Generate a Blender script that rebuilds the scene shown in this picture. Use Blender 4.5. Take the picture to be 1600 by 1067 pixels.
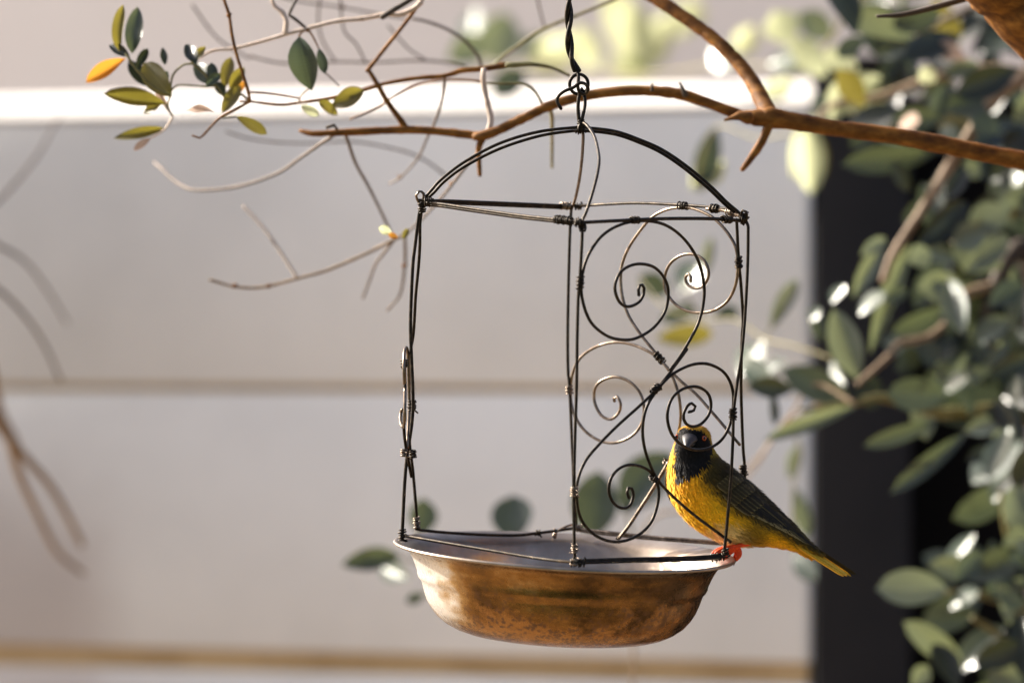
import bpy, bmesh, math, random
from mathutils import Vector, Matrix, noise

random.seed(11)
S = bpy.context.scene
for o in list(bpy.data.objects):
    bpy.data.objects.remove(o)
COL = S.collection

# ------------------------------------------------------------------ camera
LENS = 220.0
FPX = 1600 * LENS / 36.0            # focal length in photo pixels
CAMZ = 1.6
FOCUS = 4.0                         # metres to the feeder
PXM = FPX / FOCUS                   # pixels per metre at the feeder
cam = bpy.data.cameras.new('camera')
cam.lens = LENS
cam.sensor_width = 36.0
cam.clip_start = 0.05
cam.clip_end = 600
cam.dof.use_dof = True
cam.dof.focus_distance = 4.0
cam.dof.aperture_fstop = 5.4
camo = bpy.data.objects.new('camera', cam)
COL.objects.link(camo)
camo.location = (0, 0, CAMZ)
camo.rotation_euler = (math.radians(90), 0, 0)
S.camera = camo

# ------------------------------------------------------------------ light
SUN = Vector((-0.78, 0.42, 0.52)).normalized()      # direction towards the sun
elev = math.asin(SUN.z)
azim = math.atan2(SUN.x, SUN.y)                      # clockwise from +Y
W = bpy.data.worlds.new('World')
S.world = W
W.use_nodes = True
nt = W.node_tree
bg = nt.nodes['Background']
sky = nt.nodes.new('ShaderNodeTexSky')
sky.sky_type = 'NISHITA'
sky.sun_disc = False
sky.sun_elevation = elev
sky.sun_rotation = azim
sky.air_density = 0.5
sky.dust_density = 5.0
sky.ozone_density = 0.5
nt.links.new(sky.outputs[0], bg.inputs[0])
bg.inputs[1].default_value = 0.13
sl = bpy.data.lights.new('sun', 'SUN')
sl.energy = 5.0
sl.angle = math.radians(0.53)
sl.color = (1.0, 0.93, 0.82)
so = bpy.data.objects.new('sun', sl)
COL.objects.link(so)
so.location = (-3, 3, 6)
so.rotation_euler = (-SUN).to_track_quat('-Z', 'Y').to_euler()
S.view_settings.view_transform = 'Standard'
S.view_settings.look = 'None'
S.view_settings.gamma = 1
S.view_settings.exposure = 1.4
S.view_settings.use_curve_mapping = False

# ------------------------------------------------------------------ helpers
def P(px, py, D):
    """photo pixel at a distance of D metres -> point"""
    return Vector((D * (px - 800) / FPX, D, CAMZ - D * (py - 533.5) / FPX))

def props(o, label=None, cat=None, group=None, kind=None):
    if label: o['label'] = label
    if cat: o['category'] = cat
    if group: o['group'] = group
    if kind: o['kind'] = kind
    return o

def empty(name, loc=(0, 0, 0), label=None, cat=None, group=None, mat=None):
    o = bpy.data.objects.new(name, None)
    o.empty_display_size = 0.02
    COL.objects.link(o)
    if mat is not None:
        o.matrix_world = mat
    else:
        o.location = loc
    props(o, label, cat, group)
    return o

def mesh_obj(name, verts, faces, material, parent=None, smooth=True, inv=None):
    me = bpy.data.meshes.new(name)
    me.from_pydata([tuple(v) for v in verts], [], faces)
    me.update()
    if smooth:
        me.polygons.foreach_set('use_smooth', [True] * len(me.polygons))
    if material:
        me.materials.append(material)
    o = bpy.data.objects.new(name, me)
    COL.objects.link(o)
    if parent:
        o.parent = parent
    return o

def box_data(lo, hi):
    x0, y0, z0 = lo; x1, y1, z1 = hi
    v = [(x0,y0,z0),(x1,y0,z0),(x1,y1,z0),(x0,y1,z0),(x0,y0,z1),(x1,y0,z1),(x1,y1,z1),(x0,y1,z1)]
    f = [(0,3,2,1),(4,5,6,7),(0,1,5,4),(1,2,6,5),(2,3,7,6),(3,0,4,7)]
    return v, f

def bevel_box(name, lo, hi, bev, material, parent=None, seg=2):
    v, f = box_data(lo, hi)
    bm = bmesh.new()
    vs = [bm.verts.new(p) for p in v]
    for q in f: bm.faces.new([vs[i] for i in q])
    bmesh.ops.bevel(bm, geom=list(bm.edges), offset=bev, segments=seg, affect='EDGES', profile=0.5)
    me = bpy.data.meshes.new(name)
    bm.to_mesh(me); bm.free()
    me.polygons.foreach_set('use_smooth', [True] * len(me.polygons))
    if material: me.materials.append(material)
    o = bpy.data.objects.new(name, me)
    COL.objects.link(o)
    if parent: o.parent = parent
    return o

def smooth_path(pts, rad, step):
    """Catmull-Rom through pts (Vectors) with a radius per point, sampled about every step"""
    n = len(pts)
    if not hasattr(rad, '__len__'): rad = [rad] * n
    if len(rad) != n:                                  # (start, end) pair
        a, b = rad[0], rad[-1]
        rad = [a + (b - a) * i / (n - 1) for i in range(n)]
    if n == 2:
        k = max(2, int((pts[1] - pts[0]).length / step))
        return ([pts[0].lerp(pts[1], i / k) for i in range(k + 1)],
                [rad[0] + (rad[1] - rad[0]) * i / k for i in range(k + 1)])
    out, ro = [], []
    for i in range(n - 1):
        p0 = pts[i - 1] if i > 0 else pts[0] * 2 - pts[1]
        p1, p2 = pts[i], pts[i + 1]
        p3 = pts[i + 2] if i + 2 < n else pts[-1] * 2 - pts[-2]
        k = max(1, int((p2 - p1).length / step))
        for j in range(k):
            t = j / k
            out.append(0.5 * ((2 * p1) + (p2 - p0) * t + (2 * p0 - 5 * p1 + 4 * p2 - p3) * t * t
                              + (3 * p1 - p0 - 3 * p2 + p3) * t ** 3))
            ro.append(rad[i] + (rad[i + 1] - rad[i]) * t)
    out.append(pts[-1].copy()); ro.append(rad[-1])
    return out, ro

def tube_data(path, rad, sides=8, wob=0.0, seed=0, round_end=True):
    verts, faces = [], []
    n = len(path)
    up = None
    for i in range(n):
        t = (path[min(i + 1, n - 1)] - path[max(i - 1, 0)])
        if t.length < 1e-9: t = Vector((0, 0, 1))
        t.normalize()
        if up is None:
            a = Vector((0, 0, 1)) if abs(t.z) < 0.9 else Vector((1, 0, 0))
            up = (a - t * a.dot(t)).normalized()
        else:
            up = up - t * up.dot(t)
            if up.length < 1e-6:
                a = Vector((0, 1, 0)); up = a - t * a.dot(t)
            up.normalize()
        sd = t.cross(up)
        for k in range(sides):
            an = 2 * math.pi * k / sides
            r = rad[i]
            d = up * math.cos(an) + sd * math.sin(an)
            if wob:
                q = path[i] + d * r
                r *= 1 + wob * (.55 * noise.noise(q * (.16 / max(rad[i], 1e-5)) + Vector((seed, 0, 0))) + .25 * noise.noise(q * (.6 / max(rad[i], 1e-5)) + Vector((seed, 3, 0))))
            verts.append(path[i] + d * r)
    for i in range(n - 1):
        for k in range(sides):
            a = i * sides + k; b = i * sides + (k + 1) % sides
            faces.append((a, b, b + sides, a + sides))
    for i, sgn in ((0, -1), (n - 1, 1)):
        c = len(verts)
        t = (path[1] - path[0]).normalized() if i == 0 else (path[-1] - path[-2]).normalized()
        verts.append(path[i] + t * sgn * rad[i] * (0.6 if round_end else 0))
        for k in range(sides):
            a = i * sides + k; b = i * sides + (k + 1) % sides
            faces.append((c, b, a) if i == 0 else (c, a, b))
    return verts, faces

def tube(name, pts, rad, material, parent=None, sides=8, step=None, wob=0.0, inv=None, extra=None):
    pts = [Vector(p) for p in pts]
    mr = max(rad) if hasattr(rad, '__len__') else rad
    path, ro = smooth_path(pts, rad, step or mr * 2.5)
    v, f = tube_data(path, ro, sides, wob, seed=random.random() * 50)
    if extra:                                          # further strands of the same part
        for ep, er in extra:
            pp, rr = smooth_path([Vector(p) for p in ep], er, step or mr * 2.5)
            v2, f2 = tube_data(pp, rr, sides, wob, seed=random.random() * 50)
            n = len(v); v += v2; f += [tuple(i + n for i in q) for q in f2]
    if inv is not None: v = [inv @ q for q in v]
    return mesh_obj(name, v, f, material, parent)

# ------------------------------------------------------------------ materials
def new_mat(name):
    m = bpy.data.materials.new(name); m.use_nodes = True
    n = m.node_tree
    b = n.nodes['Principled BSDF']
    return m, n, b

def ramp(n, fac, stops):
    r = n.nodes.new('ShaderNodeValToRGB')
    els = r.color_ramp.elements
    while len(els) < len(stops): els.new(0.5)
    for e, (p, c) in zip(els, stops):
        e.position = p; e.color = (*c, 1) if len(c) == 3 else c
    n.links.new(fac, r.inputs[0])
    return r.outputs[0]

def noise_tex(n, scale, detail=4, rough=0.55, coord='Object', stretch=None):
    tc = n.nodes.new('ShaderNodeTexCoord')
    out = tc.outputs[coord]
    if stretch:
        mp = n.nodes.new('ShaderNodeMapping'); mp.inputs['Scale'].default_value = stretch
        n.links.new(out, mp.inputs[0]); out = mp.outputs[0]
    t = n.nodes.new('ShaderNodeTexNoise')
    t.inputs['Scale'].default_value = scale; t.inputs['Detail'].default_value = detail
    t.inputs['Roughness'].default_value = rough
    n.links.new(out, t.inputs['Vector'])
    return t.outputs['Fac']

def bump(n, b, h, strength, dist):
    bp = n.nodes.new('ShaderNodeBump')
    bp.inputs['Strength'].default_value = strength; bp.inputs['Distance'].default_value = dist
    n.links.new(h, bp.inputs['Height']); n.links.new(bp.outputs[0], b.inputs['Normal'])

def simple(name, stops, scale, rough=0.7, bstr=0.3, bdist=0.001, metal=0.0, stretch=None, spec=0.5):
    m, n, b = new_mat(name)
    f = noise_tex(n, scale, 6, 0.6, stretch=stretch)
    n.links.new(ramp(n, f, stops), b.inputs['Base Color'])
    b.inputs['Roughness'].default_value = rough
    b.inputs['Metallic'].default_value = metal
    b.inputs['Specular IOR Level'].default_value = spec
    if bstr: bump(n, b, f, bstr, bdist)
    return m

M = {}
M['plaster'] = simple('painted_concrete', [(.25, (.535, .540, .520)), (.5, (.612, .617, .595)), (.75, (.665, .67, .645))], 3.2, .85, .25, .002)
# wall paint: bounce light put into a paler middle stretch; darker grey-mauve low at the far end
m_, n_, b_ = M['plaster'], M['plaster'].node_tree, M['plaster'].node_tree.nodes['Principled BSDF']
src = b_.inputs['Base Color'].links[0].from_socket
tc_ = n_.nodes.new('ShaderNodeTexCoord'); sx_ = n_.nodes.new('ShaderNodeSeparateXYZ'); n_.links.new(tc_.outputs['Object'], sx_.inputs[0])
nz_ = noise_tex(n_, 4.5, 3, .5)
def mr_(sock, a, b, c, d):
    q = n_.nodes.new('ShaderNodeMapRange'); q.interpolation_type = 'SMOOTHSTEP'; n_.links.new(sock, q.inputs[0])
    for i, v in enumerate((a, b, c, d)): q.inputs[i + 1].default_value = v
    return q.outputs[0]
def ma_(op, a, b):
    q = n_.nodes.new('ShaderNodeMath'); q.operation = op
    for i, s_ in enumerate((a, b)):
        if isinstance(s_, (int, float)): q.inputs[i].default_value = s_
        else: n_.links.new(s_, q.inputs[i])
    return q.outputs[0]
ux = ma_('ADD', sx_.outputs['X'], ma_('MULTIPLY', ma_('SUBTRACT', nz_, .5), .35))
mid_light = mr_(ux, -.50, .02, .92, 1.30)
low_dark = ma_('MULTIPLY', mr_(ux, -.34, -.50, 0, 1), mr_(ma_('ADD', sx_.outputs['Z'], ma_('MULTIPLY', ma_('SUBTRACT', nz_, .5), .25)), 1.56, 1.36, 0, 1))
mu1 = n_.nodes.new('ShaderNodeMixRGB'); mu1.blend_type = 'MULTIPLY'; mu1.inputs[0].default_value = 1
n_.links.new(src, mu1.inputs[1]); n_.links.new(mid_light, mu1.inputs[2])
mu2 = n_.nodes.new('ShaderNodeMixRGB'); mu2.blend_type = 'MULTIPLY'; n_.links.new(low_dark, mu2.inputs[0])
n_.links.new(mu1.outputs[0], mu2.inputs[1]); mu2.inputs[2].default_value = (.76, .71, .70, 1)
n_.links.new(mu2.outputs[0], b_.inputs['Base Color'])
M['coping'] = simple('pale_coping', [(.3, (.70, .66, .61)), (.7, (.80, .77, .72))], 6, .8, .2, .002)
M['joint'] = simple('sandy_joint', [(.3, (.30, .20, .09)), (.6, (.44, .32, .17))], 8, .95, .4, .003)
M['house'] = simple('house_render', [(.3, (.47, .44, .42)), (.7, (.54, .51, .49))], 1.2, .9, .2, .003)
M['charcoal'] = simple('charcoal_paint', [(.3, (.013, .0118, .0115)), (.7, (.019, .0172, .017))], 9, .8, .15, .001, spec=.32)
M['blackbrown'] = simple('black_brown_paint', [(.3, (.0025, .002, .0016)), (.7, (.004, .0033, .0028))], 9, .9, .15, .001, spec=.14)
M['soil'] = simple('garden_soil', [(.3, (.12, .075, .038)), (.5, (.24, .16, .085)), (.7, (.34, .25, .15))], 2.2, .95, .6, .02)
M['added_lawn'] = simple('added_lawn_grass', [(.3, (.018, .026, .008)), (.5, (.032, .042, .014)), (.7, (.055, .058, .022))], 3.5, .9, .6, .02)
M['bark'] = simple('warm_bark', [(.28, (.050, .018, .003)), (.5, (.155, .060, .0085)), (.72, (.31, .135, .022))], 150, .7, .8, .0008, stretch=(.45, 1, 1), spec=.2)
M['bark_grey'] = simple('grey_twig', [(.3, (.060, .039, .027)), (.7, (.13, .092, .068))], 140, .7, .3, .0006)
M['bark_pale'] = simple('pale_twig', [(.3, (.50, .36, .25)), (.7, (.68, .55, .44))], 140, .6, .3, .0006)
M['bark_green'] = simple('green_twig', [(.3, (.10, .085, .02)), (.7, (.20, .17, .05))], 140, .6, .3, .0006)
M['bark_tan'] = simple('tan_stem', [(.3, (.15, .092, .045)), (.7, (.30, .21, .125))], 90, .7, .4, .001)
M['bark_dark'] = simple('dark_stem', [(.3, (.03, .02, .012)), (.7, (.07, .048, .03))], 60, .8, .5, .002)
M['wire'] = simple('old_steel_wire', [(.3, (.012, .010, .008)), (.55, (.032, .025, .018)), (.75, (.085, .062, .040))], 260, .45, .35, .0002, metal=.9)
M['wire_lit'] = simple('lit_steel_wire', [(.3, (.07, .055, .042)), (.55, (.20, .155, .115)), (.8, (.42, .34, .26))], 220, .36, .3, .0002, metal=.9)  # lighter copy of the steel, sun brightness put into its colour

def leaf_mat(name, a, b_, trans=0.35, rough=0.34, tcol=None):
    m, n, b = new_mat(name)
    tc = n.nodes.new('ShaderNodeTexCoord')
    oi = n.nodes.new('ShaderNodeObjectInfo')
    f = noise_tex(n, 3.0, 3, .5, 'Object')
    ad = n.nodes.new('ShaderNodeMath'); ad.operation = 'MULTIPLY_ADD'
    n.links.new(oi.outputs['Random'], ad.inputs[0]); ad.inputs[1].default_value = .5
    n.links.new(f, ad.inputs[2])
    sp = n.nodes.new('ShaderNodeSeparateXYZ'); n.links.new(tc.outputs['Object'], sp.inputs[0])
    c = ramp(n, ad.outputs[0], [(.4, a), (1.0, b_)])
    # midrib and side veins, paler
    ab = n.nodes.new('ShaderNodeMath'); ab.operation = 'ABSOLUTE'; n.links.new(sp.outputs['Y'], ab.inputs[0])
    rib = n.nodes.new('ShaderNodeMapRange'); n.links.new(ab.outputs[0], rib.inputs[0])
    rib.inputs[1].default_value = .012; rib.inputs[2].default_value = .035
    rib.inputs[3].default_value = .45; rib.inputs[4].default_value = 0
    mx = n.nodes.new('ShaderNodeMixRGB'); n.links.new(rib.outputs[0], mx.inputs[0])
    n.links.new(c, mx.inputs[1]); mx.inputs[2].default_value = (min(1, b_[0]*2.2+.03), min(1, b_[1]*1.9+.03), b_[2]*1.5+.02, 1)
    n.links.new(mx.outputs[0], b.inputs['Base Color'])
    b.inputs['Roughness'].default_value = rough
    tr = n.nodes.new('ShaderNodeBsdfTranslucent')
    tcn = tcol or (min(1, b_[0]*2.6), min(1, b_[1]*2.3), b_[2]*1.1)
    tr.inputs[0].default_value = (*tcn, 1)
    ms = n.nodes.new('ShaderNodeMixShader'); ms.inputs[0].default_value = trans
    n.links.new(b.outputs[0], ms.inputs[1]); n.links.new(tr.outputs[0], ms.inputs[2])
    n.links.new(ms.outputs[0], n.nodes['Material Output'].inputs['Surface'])
    wv = n.nodes.new('ShaderNodeTexWave'); wv.inputs['Scale'].default_value = 5
    wv.inputs['Distortion'].default_value = 1.5
    n.links.new(tc.outputs['Object'], wv.inputs['Vector'])
    bump(n, b, wv.outputs['Fac'], .12, .02)
    return m
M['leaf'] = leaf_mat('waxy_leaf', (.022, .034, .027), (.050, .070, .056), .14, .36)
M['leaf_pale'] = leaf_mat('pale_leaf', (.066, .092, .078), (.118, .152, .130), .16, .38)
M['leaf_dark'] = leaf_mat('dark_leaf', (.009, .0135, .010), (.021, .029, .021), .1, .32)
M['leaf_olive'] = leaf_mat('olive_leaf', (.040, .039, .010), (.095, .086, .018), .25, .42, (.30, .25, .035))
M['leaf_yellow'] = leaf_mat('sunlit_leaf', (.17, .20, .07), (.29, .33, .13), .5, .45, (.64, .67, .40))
M['leaf_orange'] = leaf_mat('orange_leaf', (.30, .12, .015), (.42, .20, .03), .4, .5, (.6, .26, .03))
M['leaf_tan'] = leaf_mat('dry_leaf', (.34, .22, .15), (.50, .36, .27), .3, .7, (.6, .45, .35))
M['leaf_shine'] = leaf_mat('shiny_leaf', (.05, .07, .048), (.10, .13, .095), .1, .27)

# ------------------------------------------------------------------ leaf shapes (unit length along +X, half width about .5 along Y)
def leaf_mesh(name, bulge, tipx, fold, droop, curl):
    NX, NY = 9, 4
    verts, faces = [], []
    for i in range(NX + 1):
        u = i / NX
        w = (math.sin(math.pi * u ** bulge) ** tipx) * .5
        if i == 0: w = .012
        if i == NX: w = .006
        for j in range(NY + 1):
            v = j / NY * 2 - 1
            z = fold * abs(v) * w * 1.2 - droop * u * u + curl * math.sin(u * 7 + v) * .03 * abs(v)
            verts.append((u, v * w, z * .6))
    for i in range(NX):
        for j in range(NY):
            a = i * (NY + 1) + j
            faces.append((a, a + NY + 1, a + NY + 2, a + 1))
    me = bpy.data.meshes.new(name)
    me.from_pydata(verts, [], faces)
    me.polygons.foreach_set('use_smooth', [True] * len(me.polygons))
    return me
LEAFSHAPES = [(1.05, .66, .28, .14, .6), (1.25, .58, .2, .22, 1), (1.0, .75, .4, .08, .8), (1.2, .55, .12, .3, .5), (1.1, .8, .3, -.12, 1), (1.0, .72, .55, .38, 2.5), (1.12, .62, .75, -.34, 3.2), (.95, .7, .5, .5, 4)]
_leafcache = {}
def leaf_me(k, matname):
    key = (k, matname)
    if key not in _leafcache:
        me = leaf_mesh('leaf', *LEAFSHAPES[k]); me.materials.append(M[matname]); _leafcache[key] = me
    return _leafcache[key]

HALF = (SUN + Vector((0, -1, 0))).normalized()
def add_leaf(parent, base, tip, wpx, D, mat, tilt=None, normal=None, pinv=None, dd=None, shape=None):
    """a leaf from base pixel to tip pixel, apparent width wpx; its plane leans by a random normal"""
    a = P(*base, D)
    if normal is None:
        normal = Vector((random.uniform(-.45, .45), -1, random.uniform(-.2, .75)))
    normal = normal.normalized()
    b = P(*tip, D)
    ax = b - a
    if dd is None:
        ny = normal.y if abs(normal.y) > .25 else math.copysign(.25, normal.y)
        dy = -(ax.x * normal.x + ax.z * normal.z) / ny
        lim = ax.length * .9
        dd = max(-lim, min(lim, dy))
    ax = P(*tip, D + dd) - a
    L = ax.length
    ax.normalize()
    nn = (normal - ax * normal.dot(ax)).normalized()
    wy = nn.cross(ax).normalized()
    vis = math.sqrt(max(.09, wy.x ** 2 + wy.z ** 2))
    wid = wpx * D / FPX / vis
    m = Matrix.Identity(4)
    for i, (c, s) in enumerate(((ax, L), (wy, wid), (nn, L))):
        for r in range(3): m[r][i] = c[r] * s
    m.translation = a
    o = bpy.data.objects.new('leaf', leaf_me(random.randrange(5) if shape is None else shape, mat))
    COL.objects.link(o)
    o.parent = parent
    o.matrix_local = (pinv @ m) if pinv is not None else m
    return o

# ================================================================== SETTING
g = mesh_obj('ground', [(-250, -250, 0), (250, -250, 0), (250, 250, 0), (-250, 250, 0)], [(0, 1, 2, 3)], M['soil'], smooth=False)
props(g, 'bare sandy garden soil below the feeder', kind='structure')

lw = mesh_obj('added_lawn', [(-250, -250, .004), (250, -250, .004), (250, 3.1, .004), (-250, 2.5, .004)], [(0, 1, 2, 3)], M['added_lawn'], smooth=False)  # unseen slab added so the bowl reflects a dark band
props(lw, 'unseen dark grass added for a dark band reflected in the bowl', kind='structure')
# garden wall: a precast panel wall, turned so that its right end stands nearer
YAW = math.radians(25)
WD = 5.85                                            # distance of the wall's face on the view axis
wall_mat = Matrix.Translation((0, WD, 0)) @ Matrix.Rotation(-YAW, 4, 'Z')
wall = empty('garden_wall', mat=wall_mat, label='long shaded grey precast panel wall with a sunlit sloping coping', cat='wall')
def wall_hit(px, py):
    """pixel -> (u along the wall, z) on the wall's face"""
    d = P(px, py, 1.0) - Vector((0, 0, CAMZ))
    o = Vector((0, 0, CAMZ))
    inv = wall_mat.inverted()
    lo = inv @ o; ld = inv.to_3x3() @ d
    t = -lo.y / ld.y
    q = lo + ld * t
    return q.x, q.z
zc = wall_hit(350, 182)[1]                            # underside of the coping
z1 = wall_hit(450, 607)[1]
z2 = wall_hit(450, 1045)[1]
uend = wall_hit(1267, 600)[0]
hgt = z1 - z2
gap = .007
rows = [(z1 + gap / 2, zc - .002)]
z = z1 - gap / 2
while z > .02:
    rows.append((max(.0, z - hgt + gap * 3), z)); z -= hgt
WU0 = -9.0
PAN = 1.9
for r, (za, zb) in enumerate(rows):
    u = uend
    k = 0
    while u > WU0:
        ua = max(WU0, u - PAN)
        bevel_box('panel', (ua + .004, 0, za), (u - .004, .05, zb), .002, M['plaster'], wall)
        u -= PAN; k += 1
v, f = box_data((WU0, .005, .0), (uend - .006, .046, zc - .004))
mesh_obj('joint_bed', v, f, M['joint'], wall, smooth=False)
# coping: sloping weathered top, front nose proud of the panels
prof = [(-.002, zc), (-.003, zc + .003), (.014, zc + .021), (.040, zc + .025), (.075, zc + .021), (.085, zc)]
for k in range(5):
    ua, ub = uend - PAN * (k + 1) + .003, uend - PAN * k
    vs = [(ua, y, z_) for y, z_ in prof] + [(ub, y, z_) for y, z_ in prof]
    n_ = len(prof)
    fs = [(i, i + n_, (i + 1) % n_ + n_, (i + 1) % n_) for i in range(n_)] + [tuple(range(n_)), tuple(range(2 * n_ - 1, n_ - 1, -1))]
    mesh_obj('coping', vs, fs, M['coping'], wall, smooth=False)

# house wall further back
hw_m = Matrix.Translation((0, 8.6, 0)) @ Matrix.Rotation(-math.radians(35), 4, 'Z')
house = empty('house', mat=hw_m, label='plain tan rendered house wall rising behind the garden wall', cat='house')
bevel_box('wall', (-9, 0, 0), (3.2, .3, 3.1), .01, M['house'], house)
bevel_box('eave', (-9.2, -.15, 3.1), (3.4, .5, 3.22), .01, M['house'], house)

# charcoal gate post at the wall's end, and the gate leaf beside it
pc = wall_mat @ Vector((uend, 0, 0))
D_post = pc.y + .006
xw = lambda px, D: D * (px - 800) / FPX
post = empty('gate_post', (xw(1346, D_post), D_post, 0), label='charcoal painted gate post at the end of the grey wall', cat='post')
hx = xw(1425, D_post) - xw(1348, D_post)
ztop = P(0, 108, D_post).z
bevel_box('shaft', (-hx, 0, 0), (hx, .09, ztop), .006, M['charcoal'], post)
bevel_box('cap', (-hx - .008, -.008, ztop), (hx + .008, .098, ztop + .012), .003, M['charcoal'], post)
gate = empty('gate', (xw(1425, D_post) - .03, D_post + .095, 0), label='black brown boarded gate behind the leafy shrub', cat='gate')
for k in range(7):
    bevel_box('board', (.004 + k * .15, 0, .05), (.146 + k * .15, .022, ztop - .03), .004, M['blackbrown'], gate)
for zz in (.3, 1.1, 1.75):
    bevel_box('rail', (0, .0225, zz), (1.05, .06, zz + .08), .004, M['blackbrown'], gate)

# ================================================================== FEEDER
PIV = P(908, 200, FOCUS)
FE = Matrix.Translation(PIV) @ Matrix.Rotation(.0695, 4, 'X') @ Matrix.Rotation(.0558, 4, 'Y')
FI = FE.inverted()
FI3 = FI.to_3x3()
CO = FI @ Vector((0, 0, CAMZ))
def ray(px, py):
    return FI3 @ (P(px, py, 1.0) - Vector((0, 0, CAMZ)))
def Lq(px, py, dep=0.0):
    """photo pixel -> feeder-local point at local depth dep (metres behind the middle plane)"""
    d = ray(px, py)
    t = (dep - CO.y) / d.y
    return CO + d * t
u1 = 1.0 / PXM                                        # one photo pixel at the feeder, metres
CX = 10 * u1
R = 251 * u1
def Lfun(px, py, fun):
    """intersect with a surface y = fun(x, z): a few fixed-point steps"""
    q = Lq(px, py, 0.0)
    for _ in range(8):
        q = Lq(px, py, fun(q.x, q.z))
    return q
def front_right(x, z):
    f = max(0, min(1.0, (x - CX) / R)); return -R * (1 - f)
def back_right(x, z):
    f = max(0, min(1.0, (x - CX) / R)); h = max(0, min(1, (-z - 130 * u1) / (520 * u1)))
    return R * (1 - f) + .050 * f * h
def front_left(x, z):
    f = max(0, min(1.0, (CX - x) / R)); return -R * (1 - f)
def back_left(x, z):
    f = max(0, min(1.0, (CX - x) / R)); h = max(0, min(1, (-z - 130 * u1) / (520 * u1)))
    return R * (1 - f) + .050 * f * h

feeder = empty('bird_feeder', mat=FE, label='hanging bird feeder of twisted wire scrolls over a rusty metal bowl', cat='bird feeder')
RW = 2.5 * u1                                        # wire radius
RB = 1.35 * u1                                        # binding wire radius

def zz2(pts): return [(860 + x / 3.5567, 280 + y / 3.5567) for x, y in pts]
def zz3(pts): return [(860 + x / 2.8088, 520 + y / 2.8088) for x, y in pts]

def wire(name, pts, surf=None, deps=None, r=RW, mat='wire', double=None, sides=8):
    """pts in pixels; placed on surface surf or at the given depths; double = pixel offset of a second strand"""
    def place(pp):
        out = []
        for i, (x, y) in enumerate(pp):
            if surf: out.append(Lfun(x, y, surf))
            elif hasattr(deps, '__len__'):
                out.append(Lq(x, y, deps[i] if len(deps) == len(pp) else deps[0] + (deps[-1] - deps[0]) * i / (len(pp) - 1)))
            else: out.append(Lq(x, y, deps or 0.0))
        return out
    base = place(pts)
    ex = None
    if double:
        ex = []
        for off in (double if isinstance(double, list) else [double]):
            p2 = place([(x + off[0], y + off[1]) for x, y in pts])
            ex.append(([q + Vector((0, off[2] * u1 if len(off) > 2 else 0, 0)) for q in p2], r))
    return tube(name, base, r, M[mat], feeder, sides, 5 * u1, extra=ex)

def binding(p, axis, turns, length, rad=4.6, mat='wire', depth=None, surf=None, tail=True):
    """a few tight turns of thin wire round pixel p; axis = pixel direction, length in px"""
    c = Lfun(p[0], p[1], surf) if surf else Lq(p[0], p[1], depth or 0.0)
    c2 = Lfun(p[0] + axis[0] * 4, p[1] + axis[1] * 4, surf) if surf else Lq(p[0] + axis[0] * 4, p[1] + axis[1] * 4, depth or 0.0)
    t = (c2 - c).normalized()
    a = Vector((0, 1, 0)); a = (a - t * a.dot(t)).normalized(); b = t.cross(a)
    pts, n = [], int(turns * 10)
    ph = random.random() * 6
    for i in range(n + 1):
        s = i / n
        an = ph + s * turns * 2 * math.pi
        rr = rad * u1 * (1 + .14 * math.sin(an * .37 + ph * 3))
        pts.append(c + t * (s - .5) * length * u1 + (a * math.cos(an) + b * math.sin(an)) * rr
                   + t * math.sin(an * .5 + ph) * .5 * u1)
    if tail:
        d = (a * math.cos(an) + b * math.sin(an))
        pts.append(pts[-1] + (d * 3.0 + t * random.uniform(-2, 3)) * u1)
    v, f = tube_data(pts, [RB] * len(pts), 6)
    return mesh_obj('binding', v, f, M[mat], feeder)

# --- arch across, left to right (two strands), and the arch from back to front
archL = [(664, 309), (675, 296), (690, 280), (726, 253), (780, 224.5), (840, 206.5), (900, 199.5), (918, 200), (962, 205.7), (1002, 219.6),
         (1036, 235), (1073, 260), (1110, 291), (1135, 315.5), (1152, 330), (1160, 338)]
wire('arch_wire', archL, deps=0)
archL2 = [(668, 310), (678, 301), (694, 284), (726, 260.5), (780, 233), (840, 213.5), (890, 205.5), (918, 205), (962, 210.5), (1001, 224),
          (1034, 239.5), (1070, 264), (1107, 295), (1131, 318), (1148, 332)]
wire('arch_wire', archL2, deps=.002)
wire('arch_wire', [(908, 199), (911, 210), (910.5, 230), (909, 250), (906, 275), (902, 297), (897, 317), (893, 324)],
     deps=[0, .012, .035, .058, .080, .094, .1005, R], mat='wire_lit')
wire('arch_wire', [(909, 192), (915, 194), (924, 205), (931, 220), (936, 247), (934, 268), (930, 286), (924, 307), (916, 331), (908, 348)],
     deps=[0, -.006, -.02, -.036, -.062, -.078, -.088, -.096, -.101, -R], mat='wire')
# --- top ring
wire('ring_wire', [(664, 314), (700, 314), (750, 316), (810, 318.5), (880, 321.5), (894, 322.5)], surf=back_left, double=[(0, 3.6, 0), (0, 1.8, 2.8)])
wire('ring_wire', [(664, 317), (690, 319), (730, 325), (768, 330.5), (815, 337), (870, 343), (906, 347)], surf=front_left, double=[(0, 3.4, 1)])
wire('ring_wire', [(860, 320.8), (894, 322), (920, 321), (944, 319.4), (995, 317.4), (1057, 320), (1107, 323.6), (1141, 327.8), (1160, 335)], surf=back_right)
wire('ring_wire', [(1104, 326.5), (1130, 329), (1158, 338)], surf=back_right, r=RW * 1.15, mat='wire_lit')
wire('ring_wire', [(900, 348), (916, 347.5), (984, 344), (1020, 342.4), (1057, 341.6), (1113, 342), (1160, 345)], surf=front_right, r=RW * 1.12)
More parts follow.
